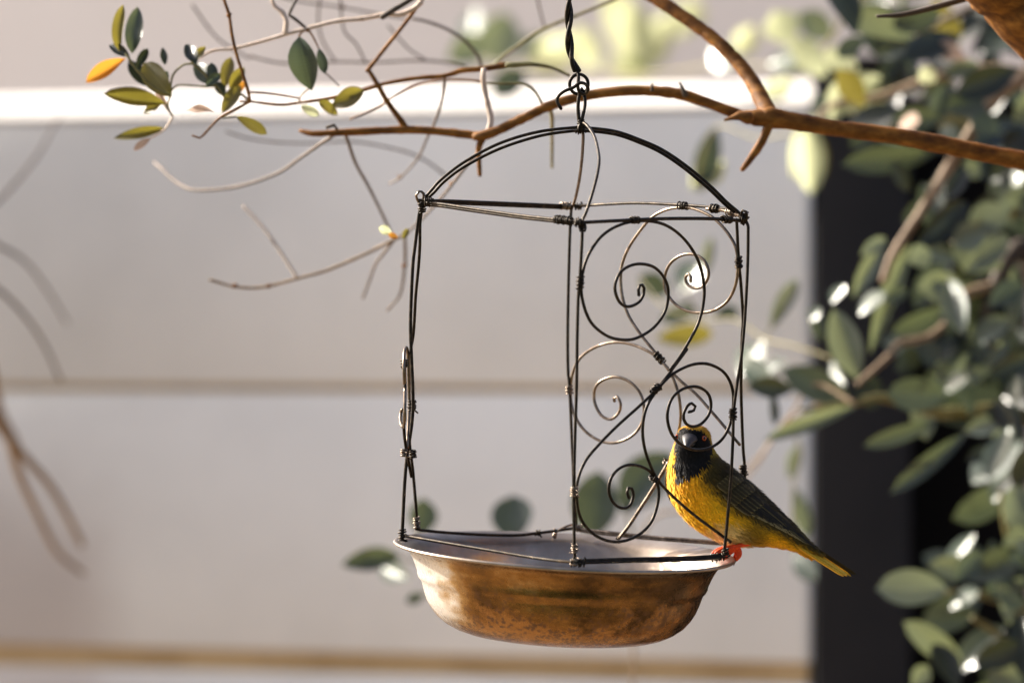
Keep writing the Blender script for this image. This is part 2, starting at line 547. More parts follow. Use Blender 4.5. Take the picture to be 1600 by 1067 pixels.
# --- posts
wire('post', [(660, 316), (657, 325), (654, 340), (649, 380), (645, 415), (642, 480), (641.5, 520), (643, 560), (645.3, 620), (643.4, 662), (636, 712), (632.5, 751), (630.5, 790), (628, 842)],
     deps=[0] * 10 + [0, -.001, -.001, 0], r=RW * 1.1)
wire('post', [(661, 320), (656.5, 345), (656, 382), (654, 415), (649.5, 462), (646, 520), (640, 560), (639.5, 630), (640, 691), (645, 734), (649, 780), (652, 822)],
     deps=[.003, .004, .006, .010, .014, .020, .026, .032, .040, .045, .049, .052])
wire('post', [(893, 323), (891, 350), (888.5, 432), (887, 520), (887.5, 578), (890, 605), (894, 698), (897, 760), (900, 826)], deps=[R, R], mat='wire')
wire('post', [(908, 346), (910, 359), (906, 437), (903.6, 463), (902, 520), (901.3, 578), (900.5, 620), (898.5, 680), (896.7, 765), (897.4, 851), (899, 879)], deps=[-R, -R])
wire('post', [(1164, 343), (1168.5, 352), (1169, 364), (1168, 420), (1163.7, 499), (1158, 560), (1152, 598), (1146.6, 641), (1145, 691), (1142.5, 740), (1139, 783), (1134, 840), (1130.5, 866)],
     deps=[0, -.003, -.003, -.003, -.004, -.006, -.007, -.008, -.009, -.009, -.009, -.008, -.006])
wire('post', [(1151, 342), (1151.5, 355), (1154, 404), (1158, 449), (1161, 499), (1159.5, 527), (1158, 580), (1158.3, 627), (1161, 698), (1163.5, 733), (1163, 790), (1160, 846)],
     deps=[.004, .005, .008, .014, .02, .024, .031, .037, .044, .047, .049, .05])
# --- scrolls of the front right side
s1 = zz2([(492, 648), (489, 615), (497, 590), (511, 588), (521, 605), (518, 640), (490, 685), (432, 708), (383, 682), (358, 605), (380, 530), (430, 487), (500, 471),
          (580, 492), (638, 560), (655, 640), (635, 740), (570, 828), (480, 882), (400, 892), (310, 868), (222, 790), (176, 660), (176, 540), (212, 420), (290, 312),
          (400, 250), (520, 232), (640, 256), (742, 332), (820, 450), (853, 580), (850, 690), (820, 805), (768, 905), (710, 1000), (662, 1062)]) + \
     zz3([(600, 70), (540, 152), (470, 242), (400, 312), (300, 402), (220, 482), (155, 560), (122, 640), (115, 720), (132, 810), (182, 876), (250, 911), (320, 913),
          (390, 884), (442, 830), (470, 752), (474, 682), (448, 620), (400, 587), (340, 580), (290, 605), (261, 650), (257, 702), (280, 750), (320, 769), (350, 755),
          (364, 712), (356, 682), (342, 680), (337, 700), (345, 726)])
wire('scroll', s1, surf=lambda x, z: front_right(x, z) + .0006)
s2 = zz3([(606, 347), (628, 341), (636, 322), (620, 309), (600, 322), (584, 360), (592, 394), (622, 411), (660, 400), (694, 360), (705, 310), (688, 262), (640, 236),
          (580, 247), (532, 290), (513, 360), (526, 430), (562, 480), (622, 511), (690, 508), (750, 470), (788, 400), (803, 310), (795, 232), (760, 172), (700, 139),
          (640, 136), (580, 156), (522, 192), (474, 244), (432, 305), (409, 375), (406, 460), (427, 552), (470, 642), (530, 710), (620, 790), (710, 858), (792, 918)])
wire('scroll', s2, surf=lambda x, z: front_right(x, z) - .0006)
# --- scrolls of the back right side
b1 = zz2([(780, 572), (782, 542), (768, 526), (753, 541), (757, 576), (790, 603), (840, 599), (874, 555), (878, 502), (850, 447), (790, 417), (720, 427), (661, 475), (634, 550),
          (642, 622), (690, 690), (760, 731), (840, 742), (920, 724), (990, 670), (1030, 582), (1041, 480), (1030, 382), (980, 292), (900, 212), (800, 166), (720, 158),
          (640, 172), (560, 217), (480, 312), (420, 412), (392, 512), (398, 640), (432, 752), (500, 860), (580, 960)]) + \
     zz3([(470, 105), (560, 200), (640, 270), (720, 360), (790, 442), (832, 492)])
wire('scroll', b1, surf=back_right, mat='wire_lit')
b2 = zz3([(282, 302), (278, 288), (293, 281), (308, 310), (300, 350), (265, 379), (222, 360), (193, 300), (197, 240), (232, 206), (290, 193), (350, 216), (394, 265), (411, 330),
          (400, 398), (360, 450), (290, 481), (220, 474), (152, 430), (106, 360), (88, 280), (92, 200), (122, 122), (182, 71), (260, 44), (340, 46), (420, 76), (482, 118),
          (530, 182), (560, 260), (571, 340), (568, 400), (548, 490), (518, 590), (508, 660), (528, 730), (572, 786), (640, 840)])
wire('scroll', b2, surf=lambda x, z: back_right(x, z) + .0012, mat='wire_lit')
wire('brace', zz3([(520, 566), (460, 668), (400, 762), (345, 845), (300, 902)]), surf=lambda x, z: back_right(x, z) - .002, mat='wire_lit', r=RW * 1.2)
# --- small scroll bracket on the left post, seen edge on (it runs front to back)
wire('scroll', [(632, 600), (631, 572), (632, 549), (634.5, 543), (637, 551), (638.5, 590), (639.5, 630), (638, 668), (636, 700)],
     deps=[-.028, -.030, -.022, -.010, .0, .004, .006, .002, -.004], mat='wire_lit')
wire('scroll', [(632.7, 607), (632.7, 640), (632.5, 656), (630, 667), (626.5, 662), (625.6, 652), (627, 642), (629, 640)],
     deps=[-.03, -.034, -.032, -.026, -.018, -.010, -.008, -.012], mat='wire_lit')
wire('scroll', [(632, 560), (633, 620), (631, 660), (633, 690), (640, 730), (643, 745)], deps=[-.02, -.024, -.018, -.01, 0, .004])
# --- bottom ring, resting in the bowl's rim
wire('ring_wire', [(629, 836), (697, 848), (768, 860), (821, 869), (868, 875.5), (899, 878)], deps=[0, -.028, -.056, -.076, -.094, -R])
wire('ring_wire', [(899, 878.5), (917, 878.5), (984, 876.5), (1059, 875), (1109, 872.5), (1132, 868)], deps=[-R, -.094, -.066, -.036, -.016, -.006], r=RW * 1.1, double=[(0, -3.4, 1.5)])
wire('ring_wire', [(650, 824), (657.6, 828), (732, 834), (803.6, 836), (839, 832.6), (868, 829), (903, 824)], deps=[.052, .055, .075, .089, .096, .1, R])
wire('ring_wire', [(903, 825), (920, 828), (967, 833), (1009, 837.6), (1073, 842.5), (1134, 847), (1160, 848)], deps=[R, .098, .086, .077, .064, .053, .05], mat='wire_lit', double=[(0, 3.2, 1)])
wire('hook', [(900, 818), (885, 822), (870, 830), (864, 838), (867, 841), (869, 835), (866, 826)], deps=[R, .1, .1, .1, .1, .1, .1], r=RW * .8, mat='wire_lit')
wire('hook', [(655, 318), (650, 306), (655, 299), (662, 303), (661, 313)], deps=[0, -.002, -.003, 0, .002], r=RW * .85, mat='wire_lit')
wire('hook', [(905, 345), (914, 350), (914, 361), (907, 361), (905, 354)], deps=[-R, -R - .002, -R - .003, -R - .002, -R], r=RW * .8)
wire('hook', [(1156, 345), (1160, 329), (1166, 331), (1166, 345), (1160, 350)], deps=[0, -.003, -.004, -.002, 0.001], r=RW * .85)
# --- bindings
for p, ax, tn, ln, kw in [
    ((671, 316), (1, .05), 5, 16, dict(rad=6.2, depth=-.004)), ((659, 322), (.1, 1), 6, 22, dict(rad=5.4)),
    ((883, 322), (1, .05), 5, 20, dict(rad=5, surf=back_left, mat='wire_lit')), ((904, 323), (1, 0), 3, 12, dict(rad=4.6, surf=back_right)),
    ((880, 344), (1, .12), 9, 38, dict(rad=5.8, surf=front_left)), ((905, 348), (1, .1), 4, 14, dict(rad=6.4, depth=-R)),
    ((1067, 321.5), (1, .05), 6, 17, dict(rad=5.2, surf=back_right)), ((1117, 326), (1, .08), 5, 15, dict(rad=6, surf=back_right)),
    ((1141, 332), (1, .1), 4, 12, dict(rad=5.5, surf=back_right, mat='wire_lit')),
    ((992, 344), (1, -.02), 6, 15, dict(rad=4.6, surf=front_right)), ((1136, 343), (1, .05), 7, 20, dict(rad=5, surf=front_right)),
    ((1160, 341), (1, .3), 4, 10, dict(rad=7.5)), ((1163, 338), (.2, 1), 3, 12, dict(rad=6.5)),
    ((906.5, 441), (-.05, 1), 6, 19, dict(rad=5.2, depth=-R)), ((1154, 410), (.05, 1), 6, 19, dict(rad=5.2, surf=back_right)),
    ((1030, 559), (.7, .75), 6, 19, dict(rad=5.2, surf=back_right)), ((1024, 608), (.7, -.7), 6, 18, dict(rad=5.4, surf=front_right)),
    ((1021, 747), (.6, .7), 4, 12, dict(rad=5, surf=front_right)), ((897.5, 768), (0, 1), 5, 15, dict(rad=5.4, depth=-R, mat='wire_lit')),
    ((1145, 646), (0, 1), 6, 17, dict(rad=5.4, depth=-.008)), ((889.5, 609), (.1, 1), 5, 14, dict(rad=5.2, depth=R, mat='wire_lit')),
    ((1161, 734), (.1, 1), 6, 16, dict(rad=5.4, depth=.047)), ((631.5, 568), (0, 1), 5, 13, dict(rad=4.8, depth=-.024)),
    ((643.5, 634), (0, 1), 6, 17, dict(rad=6, depth=.006)), ((631, 707), (0, 1), 4, 12, dict(rad=4.6, depth=-.008, mat='wire_lit')),
    ((645, 709), (.1, 1), 5, 13, dict(rad=4.8, depth=.042)), ((651, 816), (.1, 1), 5, 18, dict(rad=4.8, depth=.051, mat='wire_lit')),
    ((628.5, 836), (0, 1), 5, 20, dict(rad=5.6)), ((898, 856), (0, 1), 4, 14, dict(rad=4.6, depth=-R, mat='wire_lit')),
    ((903, 879), (1, .05), 6, 22, dict(rad=6, depth=-R)), ((898, 877), (0, 1), 3, 10, dict(rad=6.5, depth=-R, mat='wire_lit')),
    ((903, 825), (1, .1), 4, 12, dict(rad=5, depth=R, mat='wire_lit')), ((1122, 870), (1, -.1), 6, 20, dict(rad=5.5, depth=-.008)),
    ((1134, 864), (.2, 1), 4, 14, dict(rad=5, depth=-.006)), ((907, 203), (1, .1), 4, 14, dict(rad=6.2)), ((908, 194), (.05, 1), 4, 14, dict(rad=5)),
    ((967, 840), (.6, .8), 2, 7, dict(rad=4, surf=back_right)), ((1041, 722), (.6, -.8), 3, 8, dict(rad=4.2, surf=back_right, mat='wire_lit')),
    ((840, 832), (1, 0), 3, 8, dict(rad=4, depth=.096)),
]:
    binding(p, ax, tn, ln, **kw)
# eye of the feeder: the loop that hangs in the hook
wire('hanging_loop', [(907, 204), (903.8, 180), (903.5, 160), (906, 145), (909, 139), (912, 144), (914.3, 160), (912, 176), (908.5, 190), (905, 200), (902, 206)],
     deps=[0, 0, 0, .001, .002, .003, .002, 0, -.001, -.002, 0], r=RW * 1.15)

# --- bowl
M['bowl'], n, b = new_mat('tarnished_bowl')
tc = n.nodes.new('ShaderNodeTexCoord')
big = noise_tex(n, 22, 4, .6)
mid = noise_tex(n, 150, 5, .7)
fine = noise_tex(n, 520, 3, .6)
streak = noise_tex(n, 60, 4, .6, stretch=(.5, .5, 2.5))
sp = n.nodes.new('ShaderNodeSeparateXYZ'); n.links.new(tc.outputs['Object'], sp.inputs[0])
def mnode(op, a, b_=None, c=None):
    q = n.nodes.new('ShaderNodeMath'); q.operation = op
    for i, s in enumerate((a, b_, c)):
        if s is None: continue
        if isinstance(s, (int, float)): q.inputs[i].default_value = s
        else: n.links.new(s, q.inputs[i])
    return q.outputs[0]
zr = n.nodes.new('ShaderNodeMapRange'); n.links.new(sp.outputs['Z'], zr.inputs[0])
zr.inputs[1].default_value = -.275; zr.inputs[2].default_value = -.325; zr.inputs[3].default_value = 0; zr.inputs[4].default_value = 1
# rust: a tarnish patch over most of the outside, thickest in the lower half; the left end is painted paler as a sun highlight
xr = n.nodes.new('ShaderNodeMapRange'); n.links.new(sp.outputs['X'], xr.inputs[0])
xr.inputs[1].default_value = -.088; xr.inputs[2].default_value = -.048; xr.inputs[3].default_value = -.34; xr.inputs[4].default_value = .14
xr2 = n.nodes.new('ShaderNodeMapRange'); n.links.new(sp.outputs['X'], xr2.inputs[0])
xr2.inputs[1].default_value = -.03; xr2.inputs[2].default_value = .08; xr2.inputs[3].default_value = 0; xr2.inputs[4].default_value = .16  # darker to the right: tarnish together with a painted dark reflection
tarn_light = mnode('ADD', xr2.outputs[0], mnode('ADD', mnode('ADD', mnode('MULTIPLY', big, .9), mnode('MULTIPLY', streak, .35)), xr.outputs[0]))
base = ramp(n, tarn_light, [(.40, (.66, .61, .54)), (.56, (.42, .28, .13)), (.70, (.24, .13, .042)), (.90, (.062, .036, .015))])
spk = mnode('MULTIPLY', mnode('MULTIPLY', mnode('GREATER_THAN', mid, .545), mnode('GREATER_THAN', fine, .47)), mnode('MULTIPLY', zr.outputs[0], mnode('GREATER_THAN', tarn_light, .55)))
rustn = noise_tex(n, 34, 6, .72)
zl = n.nodes.new('ShaderNodeMapRange'); n.links.new(sp.outputs['Z'], zl.inputs[0])
zl.inputs[1].default_value = -.292; zl.inputs[2].default_value = -.318; zl.inputs[3].default_value = -.13; zl.inputs[4].default_value = .13
xl = n.nodes.new('ShaderNodeMapRange'); n.links.new(sp.outputs['X'], xl.inputs[0])
xl.inputs[1].default_value = -.08; xl.inputs[2].default_value = -.05; xl.inputs[3].default_value = -.3; xl.inputs[4].default_value = 0
rust = ramp(n, mnode('ADD', mnode('ADD', rustn, zl.outputs[0]), xl.outputs[0]), [(.50, (0, 0, 0)), (.64, (.75, .75, .75))])
mr0 = n.nodes.new('ShaderNodeMixRGB'); n.links.new(rust, mr0.inputs[0]); n.links.new(base, mr0.inputs[1]); mr0.inputs[2].default_value = (.40, .18, .042, 1)
base = mr0.outputs[0]
vo = n.nodes.new('ShaderNodeTexVoronoi'); vo.inputs['Scale'].default_value = 300
n.links.new(tc.outputs['Object'], vo.inputs['Vector'])
pit = mnode('MULTIPLY', mnode('LESS_THAN', vo.outputs['Distance'], mnode('MULTIPLY', fine, .8)), mnode('GREATER_THAN', rust, .22))
pit = mnode('MULTIPLY', pit, mnode('GREATER_THAN', mid, .45))
spk = mnode('MAXIMUM', spk, mnode('MULTIPLY', pit, .85))
mx = n.nodes.new('ShaderNodeMixRGB'); n.links.new(spk, mx.inputs[0]); n.links.new(base, mx.inputs[1]); mx.inputs[2].default_value = (.10, .035, .010, 1)
n.links.new(mx.outputs[0], b.inputs['Base Color'])
mt_ = ramp(n, tarn_light, [(.40, (.35, .35, .35)), (.58, (.92, .92, .92))])
n.links.new(mnode('MULTIPLY', mnode('MULTIPLY', mt_, mnode('SUBTRACT', 1.0, mnode('MULTIPLY', rust, .7))), mnode('SUBTRACT', 1.0, mnode('MULTIPLY', spk, .9))), b.inputs['Metallic'])
rg = n.nodes.new('ShaderNodeMapRange'); n.links.new(mid, rg.inputs[0]); rg.inputs[1].default_value = .3; rg.inputs[2].default_value = .7
rg.inputs[3].default_value = .20; rg.inputs[4].default_value = .36
n.links.new(rg.outputs[0], b.inputs['Roughness'])
bump(n, b, mnode('ADD', mnode('MULTIPLY', mid, .5), mnode('MULTIPLY', big, 2.0)), .25, .0012)
BX = 10.7 * u1
BZ = -663.4 * u1
outer = [(268.5, 0), (269.5, -2.2), (267, -4), (258, -5.5), (250, -9), (243, -15), (237.5, -24), (233, -34), (229, -44), (228.5, -49), (226, -54), (222, -58), (220, -64),
         (217, -74), (212, -87), (205, -99), (195, -111), (182, -121), (166, -129), (148, -134.5), (125, -138), (90, -140), (45, -140.5), (.01, -140.5)]
inner = [(.01, -138), (45, -138), (90, -137.5), (124, -135.5), (146, -132), (164, -126.5), (180, -118.5), (192.5, -109), (202.5, -97.5), (209.5, -86), (214.5, -73.5),
         (217.5, -63.5), (219.5, -57), (223.5, -52), (226, -48), (226.5, -43), (230.5, -33), (235, -23), (240.5, -13), (248, -6.5), (257, -3), (265, 1.2), (267.3, 1.4)]
NS = 128
bv, bf = [], []
profl = outer + inner
for r_, z_ in profl:
    for k in range(NS):
        an = 2 * math.pi * k / NS
        wob = 1 + .0025 * math.sin(3 * an + 1) + .0015 * math.sin(7 * an)
        dz = .9 * math.sin(2 * an + .4) if r_ > 230 else 0
        bv.append((BX + r_ * u1 * wob * math.cos(an), r_ * u1 * wob * math.sin(an), BZ + (z_ + dz) * u1))
nr = len(profl)
for i in range(nr):
    j = (i + 1) % nr
    if profl[i][0] < .1 and profl[j][0] < .1: continue
    for k in range(NS):
        k2 = (k + 1) % NS
        bf.append((i * NS + k, j * NS + k, j * NS + k2, i * NS + k2))
bowl = mesh_obj('bowl', bv, bf, M['bowl'], feeder)
M['bowl_inner'] = simple('grey_steel', [(.3, (.22, .175, .135)), (.55, (.33, .27, .215)), (.75, (.43, .365, .30))], 40, .36, .2, .0008, metal=.85)
bowl.data.materials.append(M['bowl_inner'])
for p_ in bowl.data.polygons:
    lo_ = min(p_.vertices) // NS
    if lo_ >= len(outer) or lo_ < 3: p_.material_index = 1
bm = bmesh.new(); bm.from_mesh(bowl.data); bmesh.ops.recalc_face_normals(bm, faces=bm.faces); bm.to_mesh(bowl.data); bm.free()

# --- water lying level in the tilted bowl
M['water'], n, b = new_mat('still_water')
b.inputs['Base Color'].default_value = (.92, .95, .95, 1); b.inputs['Roughness'].default_value = .03
b.inputs['IOR'].default_value = 1.33; b.inputs['Transmission Weight'].default_value = 1.0
bump(n, b, noise_tex(n, 26, 2, .5), .10, .004)
def inner_radius(z):
    zz = (z - BZ) / u1
    for (r0, z0), (r1, z1_) in zip(inner, inner[1:]):
        if z0 <= zz <= z1_ or z1_ <= zz <= z0:
            return (r0 + (r1 - r0) * ((zz - z0) / (z1_ - z0) if abs(z1_ - z0) > 1e-9 else 0)) * u1
    return 265 * u1 if zz > 0 else 0
wc = FE @ Vector((BX, 0, BZ - 34 * u1))
wv, wf = [Vector((0, 0, 0))], []
for k in range(96):
    an = 2 * math.pi * k / 96
    d = Vector((math.cos(an), math.sin(an), 0))
    lo_, hi_ = 0.0, .13
    for _ in range(26):
        m_ = (lo_ + hi_) / 2
        q = FI @ (wc + d * m_)
        if math.hypot(q.x - BX, q.y) < inner_radius(q.z): lo_ = m_
        else: hi_ = m_
    wv.append(d * (lo_ + .0004))
for k in range(96):
    wf.append((0, 1 + k, 1 + (k + 1) % 96))
water = mesh_obj('water', wv, wf, M['water'], smooth=False)
water.location = wc
props(water, 'still shallow water lying in the rusty metal bowl', 'water')

# --- twisted hanging wire with its ring and hook
hang = empty('hanging_wire', PIV, 'twisted dark wire with ring and hook holding up the feeder', 'wire')
hi = Matrix.Translation(PIV).inverted()
cen = [(889, -330), (889, -200), (889, -100), (889, 0), (889, 25), (889, 52), (891, 82), (895, 97), (902, 112)]
path, _ = smooth_path([P(x, y, FOCUS) for x, y in cen], 1, 4 * u1)
LIMBZ = P(889, -330, FOCUS)
for ph in (0, math.pi):
    pts = []
    for i, q in enumerate(path):
        dist = (path[-1] - q).length
        an = dist / (88 * u1) * math.pi * 2 + ph
        rr = 3.4 * u1
        pts.append(q + Vector((math.cos(an), math.sin(an), 0)) * rr)
    tube('strand', pts, 3.6 * u1, M['wire'], hang, 8, 4 * u1, inv=hi)
ringp = []
for i in range(31):
    an = 2 * math.pi * i / 26 + math.pi / 2
    ringp.append(P(904.5 + 14.5 * math.cos(an), 132 - 15.5 * math.sin(an), FOCUS) + Vector((0, .0016 * math.sin(an * .5), 0)))
tube('ring', ringp, 2.7 * u1, M['wire'], hang, 8, 4 * u1, inv=hi)
tube('hook', [P(x, y, FOCUS + d) for x, y, d in [(902, 110, 0), (904, 122, -.003), (903, 136, -.004), (906, 145, -.003), (914, 147, -.001), (919, 140, -.003), (915, 132, -.005),
     (906, 130, -.006), (896, 137, -.006), (882, 143, -.006), (872.6, 150.5, -.006), (870.5, 159, -.006), (877, 171, -.006)]], 2.7 * u1, M['wire'], hang, 8, 3 * u1, inv=hi)

# ================================================================== BIRD
def z6(x, y): return (1020 + x / 3.812, 640 + y / 3.812)
BD = 4.036                                            # metres to the bird's middle plane
foot = P(*z6(480, 905), BD)
bird = empty('bird', foot, 'yellow weaver bird with black face perched on the rim of the bowl', 'bird')
bi = Matrix.Translation(foot).inverted()

def col_mat(name, rough, sheen, bscale, bstr, spec=.35):
    m, n, b = new_mat(name)
    at = n.nodes.new('ShaderNodeAttribute'); at.attribute_name = 'col'
    f = noise_tex(n, bscale, 4, .6)
    mr = n.nodes.new('ShaderNodeMapRange'); n.links.new(f, mr.inputs[0])
    mr.inputs[1].default_value = .3; mr.inputs[2].default_value = .7; mr.inputs[3].default_value = .72; mr.inputs[4].default_value = 1.2
    mu = n.nodes.new('ShaderNodeMixRGB'); mu.blend_type = 'MULTIPLY'; mu.inputs[0].default_value = 1
    n.links.new(at.outputs['Color'], mu.inputs[1]); n.links.new(mr.outputs[0], mu.inputs[2])
    n.links.new(mu.outputs[0], b.inputs['Base Color'])
    b.inputs['Roughness'].default_value = rough
    b.inputs['Sheen Weight'].default_value = sheen
    b.inputs['Sheen Roughness'].default_value = .4
    b.inputs['Specular IOR Level'].default_value = spec
    bump(n, b, f, bstr, .0006)
    return m
M['plumage'] = col_mat('plumage', .7, .04, 900, .25, .18)
M['beak'] = simple('dark_horn', [(.3, (.022, .020, .019)), (.7, (.05, .046, .043))], 400, .40, .15, .0002)
M['iris'] = simple('red_iris', [(.3, (.45, .06, .015)), (.7, (.65, .13, .03))], 900, .12, 0)
M['pupil'] = simple('pupil', [(.3, (.004, .004, .004)), (.7, (.006, .006, .006))], 100, .05, 0)
M['leg'] = simple('orange_red_skin', [(.3, (.56, .036, .005)), (.7, (.78, .085, .010))], 900, .5, .5, .0004, spec=.25)
M['claw'] = simple('dark_claw', [(.3, (.02, .015, .012)), (.7, (.05, .035, .03))], 500, .4, 0)

def with_col(o, cols):
    a = o.data.color_attributes.new('col', 'FLOAT_COLOR', 'POINT')
    flat = []
    for c in cols: flat += [c[0], c[1], c[2], 1.0]
    a.data.foreach_set('color', flat)
    return o

# stations: lower/left contour, upper/right contour (photo enlargement), half depth px, middle depth m
ST = [((236, 90), (258, 90), 4, -.004), ((188, 99), (303, 101), 22, -.004), ((160, 116), (328, 122), 31, -.004), ((143, 145), (342, 150), 35, -.004),
      ((134, 182), (350, 186), 37, -.004), ((121, 222), (360, 225), 38, -.003), ((107, 265), (378, 258), 40, -.001), ((97, 315), (412, 296), 43, .001), ((92, 375), (458, 335), 47, .002),
      ((95, 450), (510, 377), 50, .002), ((114, 528), (566, 420), 51, .002), ((148, 592), (622, 468), 51, .002), ((200, 660), (678, 520), 50, .002),
      ((280, 726), (730, 570), 48, .002), ((380, 781), (775, 616), 45, .002), ((480, 812), (815, 656), 41, .002), ((590, 814), (850, 692), 35, .002),
      ((680, 813), (882, 728), 28, .002), ((760, 822), (916, 766), 21, .002), ((838, 838), (950, 803), 15, .002), ((900, 866), (985, 838), 9, .002), ((945, 893), (1015, 866), 3, .002)]
def cr(a, b, c, d, t):
    return .5 * (2 * b + (c - a) * t + (2 * a - 5 * b + 4 * c - d) * t * t + (3 * b - a - 3 * c + d) * t ** 3)
def station(s):
    i = max(0, min(len(ST) - 2, int(s))); t = s - i
    g_ = [ST[max(0, min(len(ST) - 1, i + k))] for k in (-1, 0, 1, 2)]
    f_ = lambda h: cr(*[h(q) for q in g_], t)
    return (f_(lambda q: q[0][0]), f_(lambda q: q[0][1]), f_(lambda q: q[1][0]), f_(lambda q: q[1][1]), f_(lambda q: q[2]), f_(lambda q: q[3]))
def inpoly(x, y, poly):
    c = False; j = len(poly) - 1
    for i in range(len(poly)):
        (xi, yi), (xj, yj) = poly[i], poly[j]
        if (yi > y) != (yj > y) and x < (xj - xi) * (y - yi) / (yj - yi) + xi: c = not c
        j = i
    return c
MASK = [(150, 128), (190, 108), (235, 112), (290, 118), (326, 150), (346, 190), (352, 240), (345, 290), (300, 340), (240, 372), (190, 395), (152, 424), (134, 405), (136, 345), (138, 300), (132, 255), (134, 205), (138, 160)]
def sstep(a, b, x):
    t = max(0, min(1, (x - a) / (b - a))); return t * t * (3 - 2 * t)
def mixc(a, b, t): return tuple(x + (y - x) * t for x, y in zip(a, b))
def polyd(x, y, pl):
    """signed distance above (+) the broken line pl, measured across it"""
    best = 1e9; sg = 1
    for (ax, ay), (bx_, by_) in zip(pl, pl[1:]):
        dx, dy = bx_ - ax, by_ - ay; L2 = dx * dx + dy * dy
        t = max(0, min(1, ((x - ax) * dx + (y - ay) * dy) / L2))
        d = math.hypot(x - ax - dx * t, y - ay - dy * t)
        if d < best:
            best = d; sg = 1 if (dx * (y - ay) - dy * (x - ax)) < 0 else -1
    return best * sg
YEL = (.86, .44, .007); YEL_SUN = (.90, .60, .08); OLI = (.060, .039, .006); BLK = (.0055, .0045, .004); PALE = (.72, .55, .22); ORA = (.86, .36, .004)
BACKLINE = [(330, 200), (345, 262), (300, 350), (300, 400), (370, 480), (450, 560), (560, 640), (700, 715), (830, 790), (1000, 870)]
def bird_col(X, Y, near):
    """plumage colour by place, with flank sun and shadow painted in; near in [-1, 1], +1 on the camera's side"""
    nz = noise.noise(Vector((X * .03, Y * .03, near * 2)))
    up = polyd(X + nz * 14, Y + nz * 14, BACKLINE)
    c = mixc(YEL, YEL_SUN, sstep(150, 90, X - (Y - 300) * .15) * .5)  # sunlight on the left flank painted as paler yellow
    c = mixc(c, ORA, .7 * sstep(170, 30, math.hypot(X - 240, (Y - 440) * .8)))
    c = mixc(c, PALE, .85 * sstep(150, 40, math.hypot((X - 430) * .8, (Y - 750) * 1.3)))
    c = mixc(c, OLI, .75 * sstep(110, 30, math.hypot((X - 585) * .9, (Y - 745) * .9)))  # shadow on the rear flank painted into the colour
    c = mixc(c, OLI, sstep(-48, 30, up))
    if up > 40: c = mixc(c, (.017, .0115, .0045), .6 * sstep(40, 110, up))
    if Y < 300:                                        # crown and nape
        crown = mixc((.62, .33, .02), (.30, .21, .02), sstep(120, 260, Y))
        c = mixc(c, crown, sstep(290, 240, Y) * (1 if up > 0 or near < .1 or Y < 130 else .4))
    if near > -.25 and inpoly(X + nz * 9, Y + nz * 9, MASK): c = BLK
    return c
NR, NA = 96, 56
verts, faces, cols, xyn = [], [], [], []
smax = len(ST) - 1
for i in range(NR + 1):
    s = smax * i / NR
    x0, y0, x1, y1, hw, dc = station(s)
    for k in range(NA):
        an = 2 * math.pi * k / NA
        ca, sa = math.cos(an), math.sin(an)
        ca2 = math.copysign(abs(ca) ** .95, ca)
        X = (x0 + x1) / 2 + (x1 - x0) / 2 * ca2; Y = (y0 + y1) / 2 + (y1 - y0) / 2 * ca2
        q = P(*z6(X, Y), BD + dc - sa * hw * u1)
        fl = noise.noise(q * 260) * .0001 + noise.noise(q * 90) * .0003
        cpt = P(*z6((x0 + x1) / 2, (y0 + y1) / 2), BD + dc)
        q = q + (q - cpt).normalized() * fl
        verts.append(bi @ q); xyn.append((X, Y, sa)); cols.append(bird_col(X, Y, sa))
for i in range(NR):
    for k in range(NA):
        a = i * NA + k; b_ = i * NA + (k + 1) % NA
        faces.append((a, b_, b_ + NA, a + NA))
for i in (0, NR):
    c = len(verts); s = smax * i / NR
    x0, y0, x1, y1, hw, dc = station(s)
    verts.append(bi @ P(*z6((x0 + x1) / 2, (y0 + y1) / 2), BD + dc)); cols.append(bird_col((x0 + x1) / 2, (y0 + y1) / 2, 0)); xyn.append(((x0+x1)/2, (y0+y1)/2, 0))
    for k in range(NA):
        a = i * NA + k; b_ = i * NA + (k + 1) % NA
        faces.append((c, b_, a) if i == 0 else (c, a, b_))
body = with_col(mesh_obj('body', verts, faces, M['plumage'], bird), cols)
bm = bmesh.new(); bm.from_mesh(body.data); bmesh.ops.recalc_face_normals(bm, faces=bm.faces); bm.to_mesh(body.data); bm.free()
body.data.update()

